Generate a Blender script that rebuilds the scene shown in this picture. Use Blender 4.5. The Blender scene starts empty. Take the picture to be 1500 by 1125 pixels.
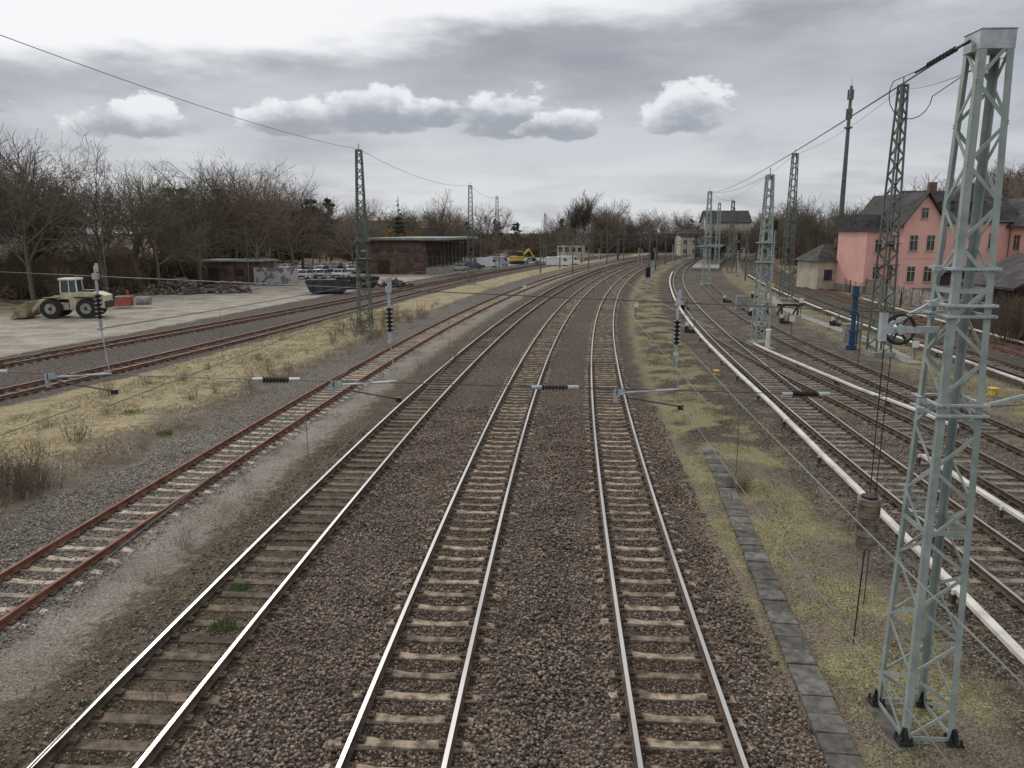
import bpy, math, random
import numpy as np
from mathutils import Vector, Matrix
random.seed(7); np.random.seed(7)
R=random.uniform
scene=bpy.context.scene
H_CAM=7.7
# ------------------------------------------------------------------ nodes helper
class N:
    def __init__(s,nt): s.nt=nt; s.l=nt.links
    def n(s,t,**k):
        a=s.nt.nodes.new(t)
        for kk,v in k.items(): setattr(a,kk,v)
        return a
    def put(s,sock,v):
        if hasattr(v,'is_output') or isinstance(v,bpy.types.NodeSocket): s.l.new(v,sock)
        else: sock.default_value=v
    def m(s,op,a,b=0.0,c=None):
        x=s.n('ShaderNodeMath',operation=op); s.put(x.inputs[0],a); s.put(x.inputs[1],b)
        if c is not None: s.put(x.inputs[2],c)
        return x.outputs[0]
    def sm(s,v,lo,hi,a=0.0,b=1.0,t='SMOOTHSTEP'):
        x=s.n('ShaderNodeMapRange',interpolation_type=t); s.put(x.inputs[0],v)
        for i,q in enumerate((lo,hi,a,b)): s.put(x.inputs[1+i],q)
        return x.outputs[0]
    def mix(s,f,a,b,bt='MIX'):
        x=s.n('ShaderNodeMix',data_type='RGBA',blend_type=bt); s.put(x.inputs[0],f)
        for i,q in ((6,a),(7,b)):
            if isinstance(q,tuple): q=tuple(q)+(1,) if len(q)==3 else q
            s.put(x.inputs[i],q)
        return x.outputs[2]
    def noise(s,vec,sc,det=4,rough=.55):
        x=s.n('ShaderNodeTexNoise'); x.inputs['Scale'].default_value=sc; x.inputs['Detail'].default_value=det
        x.inputs['Roughness'].default_value=rough
        if vec is not None: s.l.new(vec,x.inputs['Vector'])
        return x.outputs[0]
def newmat(name):
    m=bpy.data.materials.new(name); m.use_nodes=True
    return m,N(m.node_tree),m.node_tree.nodes['Principled BSDF']
def mat(name,c,c2=None,rough=.8,metal=0,scale=3,bump=0,bscale=None,detail=3,var=.25,spec=.3,lo=.35,hi=.65,island=0,stretch=None):
    m,n,b=newmat(name)
    g=n.n('ShaderNodeTexCoord').outputs['Object']
    if stretch:
        mp=n.n('ShaderNodeMapping'); mp.inputs['Scale'].default_value=stretch; n.l.new(g,mp.inputs[0]); g=mp.outputs[0]
    if c2 is None:
        c2=tuple(min(1,x*(1+var)) for x in c); c=tuple(x*(1-var) for x in c)
    f=n.sm(n.noise(g,scale,detail,.65),lo,hi)
    col=n.mix(f,c,c2)
    if island:
        ri=n.n('ShaderNodeNewGeometry').outputs['Random Per Island']
        k=n.sm(ri,0,1,1-island,1+island,'LINEAR')
        cc=n.n('ShaderNodeCombineColor'); 
        for i in range(3): n.l.new(k,cc.inputs[i])
        col=n.mix(1.0,col,cc.outputs[0],'MULTIPLY')
    n.l.new(col,b.inputs['Base Color'])
    b.inputs['Roughness'].default_value=rough; b.inputs['Metallic'].default_value=metal
    b.inputs['Specular IOR Level'].default_value=spec
    if bump:
        bp=n.n('ShaderNodeBump'); bp.inputs['Strength'].default_value=bump; bp.inputs['Distance'].default_value=.02
        n.l.new(n.noise(g,bscale or scale*6,3),bp.inputs['Height']); n.l.new(bp.outputs[0],b.inputs['Normal'])
    return m
def flat(name,c,rough=.95):
    m,n,b=newmat(name); 
    ri=n.n('ShaderNodeObjectInfo').outputs['Random']
    col=n.mix(ri,tuple(q*.7 for q in c),tuple(q*1.3 for q in c)); n.l.new(col,b.inputs['Base Color'])
    b.inputs['Roughness'].default_value=rough; b.inputs['Specular IOR Level'].default_value=.1
    return m
M={}
M['steel']=mat('mast_paint',(.21,.27,.245),(.36,.40,.385),rough=.5,scale=2.2,bump=.15,spec=.4,lo=.3,hi=.7,detail=5)
M['steel_light']=mat('galvanised_steel',(.33,.37,.385),(.48,.52,.54),rough=.45,scale=4,metal=.2,spec=.4)
M['steel_dark']=mat('weathered_green_steel',(.08,.10,.09),(.15,.175,.155),rough=.6,scale=1.5)
M['black']=mat('black_iron',(.02,.02,.022),(.045,.042,.04),rough=.5,scale=6)
M['insul']=mat('brown_porcelain',(.022,.018,.018),(.04,.03,.028),rough=.2,scale=4,spec=.6)
M['white']=mat('white_paint',(.58,.57,.53),(.74,.73,.69),rough=.6,scale=2,bump=.1)
M['trail']=mat('third_rail_cover',(.46,.43,.38),(.70,.67,.61),rough=.65,scale=1.2,lo=.3,hi=.65,detail=6)
M['wire']=mat('copper_wire',(.04,.04,.04),(.075,.075,.07),rough=.5,scale=2)
M['wire_g']=mat('green_wire',(.075,.095,.085),(.14,.165,.15),rough=.5,scale=2)
M['rust']=mat('rusty_rail',(.12,.05,.032),(.21,.095,.06),rough=.85,scale=3,bump=.2)
M['rusttop']=mat('rusty_rail_top',(.17,.08,.05),(.27,.145,.10),rough=.8,scale=2)
M['railside']=mat('rail_side',(.055,.037,.028),(.115,.077,.055),rough=.8,scale=3)
M['railtop']=mat('polished_rail',(.42,.40,.385),(.60,.58,.56),rough=.36,metal=.78,scale=1.5,stretch=(1,.05,1))
M['railmid']=mat('dull_rail_top',(.14,.11,.09),(.26,.22,.18),rough=.55,metal=.4,scale=1.5,stretch=(1,.05,1))
M['sl_tan']=mat('sleeper_concrete_tan',(.10,.074,.054),(.36,.285,.21),rough=.9,scale=3.4,bump=.3,island=.3,detail=8,lo=.38,hi=.64)
M['sl_pale']=mat('sleeper_pale',(.20,.155,.118),(.48,.40,.31),rough=.9,scale=3,bump=.3,island=.3,detail=8)
M['sl_dark']=mat('sleeper_wood',(.06,.046,.034),(.17,.13,.095),rough=.9,scale=4,bump=.3,island=.4,detail=8)
M['sl_grey']=mat('sleeper_grey',(.085,.07,.056),(.23,.195,.16),rough=.9,scale=3,bump=.3,island=.3,detail=8)
M['concrete']=mat('concrete',(.20,.19,.17),(.33,.32,.29),rough=.9,scale=3,bump=.25)
M['trough']=mat('trough_concrete',(.075,.07,.062),(.16,.15,.135),rough=.95,scale=5,bump=.3,island=.35,detail=6)
M['bark']=flat('bark',(.15,.125,.10))
M['bark2']=flat('bark_warm',(.20,.16,.12))
M['needle']=mat('needles',(.02,.033,.018),(.05,.065,.033),rough=.9,scale=1.2,island=.4)
M['twig']=flat('twig_scrub',(.15,.115,.082))
M['scrub']=flat('dead_leaf_scrub',(.11,.085,.06))
M['willow']=flat('willow_twigs',(.26,.175,.085))
M['pink']=mat('pink_render',(.66,.365,.325),(.78,.45,.40),rough=.9,scale=.5,bump=.1,lo=.25,hi=.7,detail=7)
M['plinth']=mat('stone_plinth',(.22,.17,.15),(.32,.26,.23),rough=.9,scale=1.5)
M['cream']=mat('cream_render',(.42,.37,.28),(.54,.49,.39),rough=.9,scale=.6)
M['glass']=mat('window_glass',(.02,.025,.03),(.05,.06,.07),rough=.12,scale=1,spec=.6)
M['wood']=mat('dark_boards',(.035,.025,.02),(.07,.05,.038),rough=.9,scale=2,stretch=(6,6,.4))
M['blue']=mat('blue_paint',(.02,.055,.11),(.035,.085,.16),rough=.5,scale=3)
M['slate']=mat('container_grey',(.025,.03,.038),(.06,.067,.075),rough=.6,scale=1.5)
M['loader']=mat('loader_cream',(.44,.37,.24),(.60,.54,.40),rough=.55,scale=2)
M['yellow']=mat('machine_yellow',(.55,.37,.05),(.66,.46,.08),rough=.5,scale=2)
M['rubber']=mat('rubber',(.02,.02,.02),(.045,.04,.038),rough=.9,scale=6)
M['red']=mat('red_paint',(.30,.08,.05),(.42,.12,.07),rough=.6,scale=2)
M['silver']=mat('silver_paint',(.42,.43,.45),(.52,.53,.55),rough=.35,metal=.3,scale=2)
M['carwhite']=mat('white_car_paint',(.66,.67,.68),(.74,.75,.76),rough=.3,scale=1)
M['carblue']=mat('blue_car_paint',(.06,.075,.11),(.08,.10,.14),rough=.3,scale=1)
M['roofgrey']=mat('bitumen_roof',(.20,.225,.21),(.33,.355,.335),rough=.85,scale=.6)
M['graffiti']=mat('graffiti_wall',(.16,.14,.15),(.40,.39,.39),rough=.8,scale=1.1,lo=.45,hi=.5)
M['scrap']=mat('scrap_wood',(.10,.085,.07),(.25,.22,.19),rough=.9,scale=2,island=.5)
M['orange']=mat('orange_paint',(.5,.2,.08),(.6,.28,.12),rough=.6,scale=2)
M['bridge']=mat('bridge_steel',(.05,.055,.055),(.09,.095,.09),rough=.8,scale=1)
def brick(name,c1,c2,mo,sc=1.0,bw=.5,rh=.16):
    m,n,b=newmat(name); g=n.n('ShaderNodeTexCoord').outputs['Object']
    s=n.n('ShaderNodeSeparateXYZ'); n.l.new(g,s.inputs[0])
    c=n.n('ShaderNodeCombineXYZ'); n.l.new(n.m('ADD',s.outputs[0],s.outputs[1]),c.inputs[0]); n.l.new(s.outputs[2],c.inputs[1])
    t=n.n('ShaderNodeTexBrick'); n.l.new(c.outputs[0],t.inputs['Vector'])
    t.inputs['Color1'].default_value=c1+(1,); t.inputs['Color2'].default_value=c2+(1,); t.inputs['Mortar'].default_value=mo+(1,)
    t.inputs['Scale'].default_value=sc; t.inputs['Brick Width'].default_value=bw; t.inputs['Row Height'].default_value=rh
    t.inputs['Mortar Size'].default_value=.015
    d=n.sm(n.noise(g,.7,5),.35,.7,.6,1.3)
    cc=n.n('ShaderNodeCombineColor'); [n.l.new(d,cc.inputs[i]) for i in range(3)]
    n.l.new(n.mix(1.0,t.outputs['Color'],cc.outputs[0],'MULTIPLY'),b.inputs['Base Color']); b.inputs['Roughness'].default_value=.9
    return m
M['brick']=brick('red_brick',(.105,.062,.048),(.15,.085,.064),(.13,.115,.10))
M['tiles']=brick('roof_tiles',(.042,.038,.037),(.078,.070,.066),(.02,.02,.02),1,.35,.3)

# ------------------------------------------------------------------ geometry helper
class MB:
    def __init__(s): s.v=[];s.f=[];s.m=[]
    def add(s,vs,fs,m=0):
        b=len(s.v); s.v+=[tuple(v) for v in vs]; s.f+=[tuple(i+b for i in f) for f in fs]; s.m+=[m]*len(fs)
    def box(s,c,d,m=0,rz=0.0,top=(1,1)):
        x,y,z=[q/2 for q in d]; tx,ty=top
        vs=[(-x,-y,-z),(x,-y,-z),(x,y,-z),(-x,y,-z),(-x*tx,-y*ty,z),(x*tx,-y*ty,z),(x*tx,y*ty,z),(-x*tx,y*ty,z)]
        ca,sa=math.cos(rz),math.sin(rz)
        vs=[(c[0]+a*ca-b*sa,c[1]+a*sa+b*ca,c[2]+e) for a,b,e in vs]
        s.add(vs,[(0,3,2,1),(4,5,6,7),(0,1,5,4),(1,2,6,5),(2,3,7,6),(3,0,4,7)],m)
    def bar(s,p0,p1,w,h=None,m=0,up=(0,0,1)):
        h=h or w; p0=Vector(p0);p1=Vector(p1); d=(p1-p0).normalized(); up=Vector(up)
        if abs(d.dot(up))>.98: up=Vector((0,1,0))
        a=d.cross(up).normalized()*w/2; b=a.cross(d).normalized()*h/2
        vs=[p0-a-b,p0+a-b,p0+a+b,p0-a+b,p1-a-b,p1+a-b,p1+a+b,p1-a+b]
        s.add(vs,[(0,3,2,1),(4,5,6,7),(0,1,5,4),(1,2,6,5),(2,3,7,6),(3,0,4,7)],m)
    def cyl(s,p0,p1,r0,r1=None,n=8,m=0,cap=True):
        r1=r0 if r1 is None else r1
        p0=Vector(p0);p1=Vector(p1); d=(p1-p0).normalized(); up=Vector((0,0,1))
        if abs(d.dot(up))>.98: up=Vector((1,0,0))
        a=d.cross(up).normalized(); b=d.cross(a).normalized()
        vs=[];fs=[]
        for i in range(n):
            t=2*math.pi*i/n; o=a*math.cos(t)+b*math.sin(t); vs+= [p0+o*r0,p1+o*r1]
        for i in range(n):
            j=(i+1)%n; fs.append((2*i,2*i+1,2*j+1,2*j))
        if cap: fs+=[tuple(2*i for i in range(n)),tuple(2*i+1 for i in reversed(range(n)))]
        s.add(vs,fs,m)
    def path(s,pts,r,n=5,m=0):
        for a,b in zip(pts[:-1],pts[1:]): s.cyl(a,b,r,r,n,m,cap=False)
    def extr(s,prof,x0,x1,m=0,axis='x'):
        n=len(prof)
        if axis=='x': vs=[(x0,a,b) for a,b in prof]+[(x1,a,b) for a,b in prof]
        else: vs=[(a,x0,b) for a,b in prof]+[(a,x1,b) for a,b in prof]
        fs=[(i,(i+1)%n,(i+1)%n+n,i+n) for i in range(n)]+[tuple(reversed(range(n))),tuple(range(n,2*n))]
        s.add(vs,fs,m)
    def obj(s,name,mats,parent=None,loc=(0,0,0),rz=0,smooth=False,bevel=0):
        me=bpy.data.meshes.new(name); me.from_pydata(s.v,[],s.f); me.polygons.foreach_set('material_index',s.m)
        for q in mats: me.materials.append(M[q] if isinstance(q,str) else q)
        me.update()
        o=bpy.data.objects.new(name,me); scene.collection.objects.link(o); o.location=loc; o.rotation_euler[2]=rz
        if parent: o.parent=parent
        if smooth: me.polygons.foreach_set('use_smooth',[True]*len(me.polygons))
        if bevel:
            bm=o.modifiers.new('b','BEVEL'); bm.width=bevel; bm.segments=2; bm.limit_method='ANGLE'
        import bmesh
        b=bmesh.new(); b.from_mesh(me); bmesh.ops.recalc_face_normals(b,faces=b.faces); b.to_mesh(me); b.free()
        return o
def empty(name,loc=(0,0,0),rz=0):
    o=bpy.data.objects.new(name,None); scene.collection.objects.link(o); o.location=loc; o.rotation_euler[2]=rz; o.empty_display_size=.1
    return o
def fast(name,V,F,mats,mi=None,link=True,smooth=False):
    V=np.asarray(V,np.float32);F=np.asarray(F,np.int32); k=F.shape[1]
    me=bpy.data.meshes.new(name); me.vertices.add(len(V)); me.vertices.foreach_set('co',V.ravel())
    me.loops.add(F.size); me.loops.foreach_set('vertex_index',F.ravel()); me.polygons.add(len(F))
    me.polygons.foreach_set('loop_start',np.arange(0,F.size,k,dtype=np.int32))
    try: me.polygons.foreach_set('loop_total',np.full(len(F),k,dtype=np.int32))
    except Exception: pass
    if mi is not None: me.polygons.foreach_set('material_index',np.asarray(mi,np.int32))
    for q in mats: me.materials.append(M[q] if isinstance(q,str) else q)
    me.update(calc_edges=True); me.validate()
    if smooth: me.polygons.foreach_set('use_smooth',np.ones(len(F),bool))
    if not link: return me
    o=bpy.data.objects.new(name,me); scene.collection.objects.link(o); return o

# ------------------------------------------------------------------ alignment of the line (curve radius about 770 m)
def XC(Y):
    if Y<=300: return -2.31+.05*Y+.00065*Y*Y
    return XC(300)+.44*(Y-300)
def SL(Y): return .05+.0013*min(Y,300)
def lin(pts,y):
    if y<=pts[0][0]:
        return pts[0][1]
    for a,b in zip(pts[:-1],pts[1:]):
        if y<=b[0]:
            t=(y-a[0])/(b[0]-a[0]); return a[1]+(b[1]-a[1])*t
    return pts[-1][1]
def smoothlin(pts,y,w=5):
    return sum(lin(pts,y+d) for d in (-w,-w/2,0,w/2,w))/5
L1=[(-5,-31),(20,-27.3),(36,-24.8),(44,-23.4),(60,-21.8),(77,-21),(104,-20.2),(142,-19),(260,-15)]
L2=[(-5,-39),(30,-33.6),(44.8,-31.3),(55,-29.6),(72,-27.2),(89,-25.6),(119,-24.3),(157,-23.2),(260,-20)]
tracks=[
 ([(-5,-9.45),(60,-9.25),(90,-8.95),(150,-8.4),(260,-8)],'sl_pale','rust','rusttop',-2,260),
 ([(-5,-4.42),(33,-4.32),(80,-4.0),(150,-3.8)],'sl_dark','railside','railtop',-2,260),
 ([(-5,.03)],'sl_tan','railside','railtop',-2,260),
 ([(-5,4.42),(60,4.15),(150,3.9)],'sl_tan','railside','railtop',-2,260),
 (L1,'sl_dark','rust','railmid',0,260),
 (L2,'sl_dark','rust','railmid',0,260),
 ([(-5,12.8),(260,12.6)],'sl_grey','railside','railtop',-2,260),
 ([(-5,16.3),(28,16.2),(36,15.1),(51,13.3),(62,12.75)],'sl_grey','railside','railmid',-2,60),
 ([(-5,19.6),(27,19.3),(39,18.6),(55,17.4),(90,16.9),(260,16.6)],'sl_grey','railside','railmid',0,145),
 ([(-5,27.3),(260,26.5)],'sl_grey','railside','railmid',0,170),
 ([(-5,31.5),(260,30.8)],'sl_dark','rust','railmid',0,170)]
def build_track(pts,slm,rs,rt,y0,y1,idx):
    E=empty('railway_track')
    ys=list(np.arange(y0,min(y1,120),2.0))+list(np.arange(120,y1+.1,5.0))
    prof=[(-.07,0),(.07,0),(.07,.018),(.012,.035),(.012,.115),(.036,.125),(.036,.155),(-.036,.155),(-.036,.125),(-.012,.115),(-.012,.035),(-.07,.018)]
    mb=MB(); n=len(prof)
    for sgn in (-1,1):
        base=[]
        for y in ys:
            x=XC(y)+smoothlin(pts,y); s=(XC(y+.5)+smoothlin(pts,y+.5)-XC(y-.5)-smoothlin(pts,y-.5))
            L=math.hypot(1,s); nx,ny=1/L,-s/L
            base.append((x,y,nx,ny))
        vs=[]
        for x,y,nx,ny in base:
            for a,z in prof: vs.append((x+nx*(sgn*.7535+a),y+ny*(sgn*.7535+a),.035+z))
        b=len(mb.v); mb.v+=vs
        for i in range(len(base)-1):
            for j in range(n):
                k=(j+1)%n; mb.f.append((b+i*n+j,b+i*n+k,b+(i+1)*n+k,b+(i+1)*n+j)); mb.m.append(1 if j==6 else 0)
    o=mb.obj('rails',[rs,rt],E)
    mb=MB(); y=y0+.1
    conc = slm in('sl_tan','sl_pale')
    w1,w2=(.105,.085) if conc else (.12,.12)
    while y<y1:
        yy=y+R(-.015,.015); x=XC(yy)+smoothlin(pts,yy); s=(XC(yy+.5)+smoothlin(pts,yy+.5)-XC(yy-.5)-smoothlin(pts,yy-.5)); L=math.hypot(1,s); nx,ny=1/L,-s/L; tx,ty=-ny,nx
        dz=R(-.012,.006); rot=R(-.014,.014)
        if not conc: dz=R(-.035,.004)
        md=.002 if conc else .02
        st=[(-1.22,-.045,.09),(-.92,.016,w1),(-.5,.022,w1),(-.28,md,w2),(.28,md,w2),(.5,.022,w1),(.92,.016,w1),(1.22,-.045,.09)]
        if y>75: st=[st[0],st[1],st[-2],st[-1]]
        vs=[];fs=[]
        for a,z,w in st:
            for t,zz in ((-w-.03,-.15),(-w,z+dz),(w,z+dz),(w+.03,-.15)):
                tt=t+a*rot; vs.append((x+nx*a+tx*tt,yy+ny*a+ty*tt,zz))
        for i in range(len(st)-1):
            for j in range(3): fs.append((i*4+j,i*4+j+1,i*4+j+5,i*4+j+4))
        e=4*(len(st)-1); fs+=[(0,1,2,3),(e+3,e+2,e+1,e)]
        mb.add(vs,fs,0)
        if y<45:
            for sg in (-1,1):
                for q in (-.125,.125):
                    a=sg*.7535+q; ang=math.atan2(ny,nx)
                    mb.box((x+nx*a,yy+ny*a,.052),(.11,.14,.05),1,ang)
                    if y<25: mb.cyl((x+nx*a,yy+ny*a,.06),(x+nx*a,yy+ny*a,.105),.022,.018,6,1)
        y+=.62
    mb.obj('sleepers',[slm,'railside'],E)
for i,t in enumerate(tracks): build_track(*t,i)

def third_rail(pts,y0,y1,side):
    mb=MB(); ys=np.arange(y0,y1,2.5); prev=None
    for i,y in enumerate(ys):
        x=XC(y)+lin(pts,y); p=(x,y,.31+R(-.008,.008))
        if prev:
            mb.bar(prev,p,.18,.09,0)
            mb.bar((prev[0]+side*.02,prev[1],.225),(p[0]+side*.02,p[1],.225),.06,.08,1)
        if i%2==0:
            mb.box((x-side*.13,y,.11),(.10,.12,.26),1); mb.box((x,y,-.02),(.55,.24,.11),2)
            mb.box((x-side*.1,y,.27),(.10,.06,.16),3)
        prev=p
    mb.obj('third_rail',['trail','railside','sl_grey','carwhite'])
third_rail([(-5,10.6),(12,10.62),(15,10.8),(21,11.05),(33,11.35),(52,11.25),(98,11.45),(160,11.3)],5,150,1)
third_rail([(5,14.7),(27,14.5)],5,26,1)
third_rail([(28,17.6),(31,17.3),(36.5,16.3),(51,14.35)],29,53,-1)
third_rail([(-5,25.5),(160,25)],18,140,1)
third_rail([(20,32.9),(160,32.6)],30,90,-1)

# ------------------------------------------------------------------ ground
def hill(x,y,o):
    z=0
    if o>52: z+=min(1,(o-52)/40.0)**1.2*9*min(1,max(0,(y-70)/60.0))
    if o<-60: z+=min(1,(-o-60)/60.0)*2
    return z
offs=sorted(set(list(np.arange(-60,60,1.5))+list(np.arange(-14,14,.35))+[-2500,-1500,-900,-500,-300,-200,-150,-120,-100,-90,-80,-75,-70,-65,60,65,70,75,80,90,100,120,150,200,300,500,900,1500,2500]))
yss=sorted(set(list(np.arange(-40,8,4.0))+list(np.arange(8,40,.5))+list(np.arange(40,120,2.5))+list(np.arange(120,320,8.0))+[330,360,400,460,550,700,900,1200,1700,2500,3500]))
from mathutils import noise as MN
V=[];A=[]
def zground(o,y,x):
    z=-.035
    if -6.6<o<6.5 or 10.8<o<20.8: 
        z=-.03
        z-=.05*max(0,1-abs(abs(o-2.17)-0)/.5)
    if o<-12.5 and o>-22: z+=.18*math.sin(math.pi*min(1,max(0,(-12.5-o)/9.5)))
    if 6.6<o<10.6: z+=.08*math.sin(math.pi*(o-6.6)/4)
    if -60<o<60 and y<120: z+=.035*MN.noise(Vector((x*.7,y*.7,0)))
    return z+hill(x,y,o)
for y in yss:
    for o in offs:
        x=XC(y)+o; V.append((x,y,zground(o,y,x)))
        s=lin(L1,y)+23.5
        k=min(1,max(0,(-o-12.5)/7.0))
        A.append(o-s*k)
nx=len(offs); F=[(i*nx+j,i*nx+j+1,(i+1)*nx+j+1,(i+1)*nx+j) for i in range(len(yss)-1) for j in range(nx-1)]
g,n,b=newmat('ground_material')
pos=n.n('ShaderNodeNewGeometry').outputs['Position']
at=n.n('ShaderNodeAttribute',attribute_name='off').outputs['Fac']
sp=n.n('ShaderNodeSeparateXYZ'); n.l.new(pos,sp.inputs[0]); PY=sp.outputs[1]
nb=n.noise(pos,.45,5,.6); nf=n.noise(pos,3.5,4,.65); nff=n.noise(pos,22,3,.7)
nl=n.noise(pos,.09,2,.5)
o=n.m('ADD',at,n.m('ADD',n.m('MULTIPLY',n.m('SUBTRACT',nb,.5),2.2),n.m('MULTIPLY',n.m('SUBTRACT',nf,.5),1.1)))
def band(a,bb,w=.3): return n.m('MULTIPLY',n.sm(o,a-w,a+w),n.sm(o,bb-w,bb+w,1,0))
vc=n.n('ShaderNodeTexVoronoi'); vc.inputs['Scale'].default_value=17; n.l.new(pos,vc.inputs['Vector'])
sc=n.n('ShaderNodeSeparateColor'); n.l.new(vc.outputs['Color'],sc.inputs[0])
vf=n.n('ShaderNodeTexVoronoi'); vf.inputs['Scale'].default_value=45; n.l.new(pos,vf.inputs['Vector'])
sf=n.n('ShaderNodeSeparateColor'); n.l.new(vf.outputs['Color'],sf.inputs[0])
def gray(v):
    c=n.n('ShaderNodeCombineColor'); [n.l.new(v,c.inputs[i]) for i in range(3)]; return c.outputs[0]
stone=n.m('MULTIPLY',n.sm(sc.outputs[0],0,1,.35,1.8,'LINEAR'),n.sm(vc.outputs['Distance'],.22,.6,1.0,.3))
fine=n.m('MULTIPLY',n.sm(sf.outputs[0],0,1,.6,1.4,'LINEAR'),n.sm(vf.outputs['Distance'],.3,.7,1.0,.7))
SG=gray(stone); FG=gray(fine)
patch=n.sm(nl,.35,.65)
def stoned(c,c2=None):
    return n.mix(1.0,n.mix(patch,c,c2 or tuple(q*1.2 for q in c)),SG,'MULTIPLY')
def fined(c,c2): return n.mix(1.0,n.mix(n.sm(nb,.35,.65),c,c2),FG,'MULTIPLY')
dirt=fined((.13,.10,.072),(.22,.18,.14))
straw=n.mix(n.sm(nf,.35,.65),(.42,.355,.22),(.28,.225,.135))
moss=n.mix(n.sm(nf,.35,.65),(.165,.17,.07),(.25,.23,.11))
strawR=n.mix(n.sm(nf,.35,.65),(.31,.265,.17),(.19,.16,.10))
grassL=n.mix(1.0,n.mix(n.sm(nb,.5,.72),straw,n.mix(.5,moss,dirt)),gray(n.sm(nff,.3,.7,.6,1.35)),'MULTIPLY')
grassR=n.mix(1.0,n.mix(n.sm(nb,.43,.60),n.mix(n.sm(nff,.38,.62),moss,strawR),dirt),gray(n.sm(nff,.3,.7,.6,1.35)),'MULTIPLY')
col=n.mix(n.sm(nb,.4,.6),fined((.10,.08,.055),(.15,.12,.085)),grassL)
def lay(col,mk,c): return n.mix(mk,col,c)
col=lay(col,n.m('MULTIPLY',band(-56,-34,.4),n.sm(PY,230,260,1,0)),fined((.36,.32,.26),(.50,.46,.39)))
col=lay(col,n.m('MULTIPLY',band(-56,-34,.4),n.m('MULTIPLY',n.sm(n.noise(pos,.25,5,.65),.50,.64),.6)),fined((.22,.19,.155),(.28,.245,.20)))
col=lay(col,band(-34.5,-20.6),stoned((.18,.15,.13)))
col=lay(col,band(-21.3,-13.2),grassL)
col=lay(col,band(-14,-12,.5),dirt)
col=lay(col,band(-12.6,-7.4),stoned((.25,.22,.19)))
col=lay(col,band(-8.1,-6.3,.3),fined((.25,.215,.18),(.33,.29,.25)))
mainb=stoned((.175,.132,.103),(.205,.162,.132))
st_=None
for c in (0.03,4.35,-4.40):
    q=n.sm(n.m('ABSOLUTE',n.m('SUBTRACT',at,c)),.7,1.5,1,0); st_=q if st_ is None else n.m('MAXIMUM',st_,q)
mainb=n.mix(n.m('MULTIPLY',st_,.6),mainb,n.mix(1.0,(.11,.075,.053),SG,'MULTIPLY'))
col=lay(col,band(-6.6,6.5),mainb)
col=lay(col,n.m('MULTIPLY',band(-6.8,-3.6,.4),n.sm(nf,.44,.56)),fined((.105,.086,.055),(.16,.13,.085)))
col=lay(col,band(6.2,10.4,.3),grassR)
col=lay(col,band(9.6,21.2,.4),stoned((.175,.145,.118),(.22,.185,.155)))
col=lay(col,n.m('MULTIPLY',band(9.6,22,.4),n.sm(n.noise(pos,.8,3,.6),.52,.62)),n.mix(.5,grassR,dirt))
col=lay(col,band(21.2,25,.4),grassR)
col=lay(col,band(25,33.6,.4),stoned((.15,.125,.10)))
col=lay(col,n.m('MULTIPLY',band(7.0,11.0,.4),n.m('MULTIPLY',n.sm(PY,22,30),n.sm(nb,.46,.56))),stoned((.15,.12,.095)))
far=n.sm(PY,300,420)
col=n.mix(far,col,(.07,.065,.045))
n.l.new(col,b.inputs['Base Color']); b.inputs['Roughness'].default_value=.95; b.inputs['Specular IOR Level'].default_value=.15
bp=n.n('ShaderNodeBump'); bp.inputs['Strength'].default_value=.8; bp.inputs['Distance'].default_value=.035
n.l.new(n.sm(vc.outputs['Distance'],.1,.6,1,0),bp.inputs['Height']); n.l.new(bp.outputs[0],b.inputs['Normal'])
go=fast('ground',V,F,[g],smooth=True)
a=go.data.attributes.new('off','FLOAT','POINT'); a.data.foreach_set('value',np.array(A,np.float32))

def scatter_rocks(name,o0,o1,y0,y1,dens,size,matname,reject=True):
    n0=int((o1-o0)*(y1-y0)*dens)
    y=y0+(y1-y0)*np.random.rand(n0)**1.35; oo=np.random.uniform(o0,o1,n0)
    x=-2.31+.05*y+.00065*y*y+oo
    s=np.random.uniform(.55,1.3,n0)*size
    z=-.045+.05*np.random.rand(n0)*(s/size)
    keep=np.ones(n0,bool)
    if reject:
        ph=((y+2-.1)/.62)%1.0; on=(ph<.21)|(ph>.79)
        for c in (.03,4.40,-4.4):
            d=np.abs(oo-c)
            keep&=~((d<.98)&(z>-.012)); keep&=~((d<.98)&on&(np.random.rand(n0)<.93)); keep&=~((np.abs(d-.7535)<.12))
    y,x,s,z=y[keep],x[keep],s[keep],z[keep]; n1=len(y)
    base=np.array([(1,0,0),(0,1,0),(-1,0,0),(0,-1,0),(0,0,1),(0,0,-1)],float)
    fac=np.array([(0,1,4),(1,2,4),(2,3,4),(3,0,4),(1,0,5),(2,1,5),(3,2,5),(0,3,5)])
    V=base[None]*np.random.uniform(.6,1.25,(n1,6,1)); V[:,:,2]*=.75
    V=V+np.random.uniform(-.28,.28,V.shape)
    a=np.random.rand(n1)*6.283; ca,sa=np.cos(a)[:,None],np.sin(a)[:,None]
    X=V[:,:,0]*ca-V[:,:,1]*sa; Y=V[:,:,0]*sa+V[:,:,1]*ca
    V=np.stack([X,Y,V[:,:,2]],2)*s[:,None,None]+np.stack([x,y,z],1)[:,None,:]
    F=(fac[None]+(np.arange(n1)*6)[:,None,None]).reshape(-1,3)
    return fast(name,V.reshape(-1,3),F,[matname])
M['stone']=mat('ballast_stone',(.165,.122,.095),(.255,.20,.16),rough=.9,scale=.6,island=.75)
M['stone_g']=mat('ballast_stone_grey',(.24,.21,.18),(.36,.32,.28),rough=.9,scale=.6,island=.6)
scatter_rocks('ballast',-3.3,6.4,8.0,34,300,.037,'stone')
scatter_rocks('ballast',-6.3,-3.3,8.0,30,110,.032,'stone')
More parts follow.
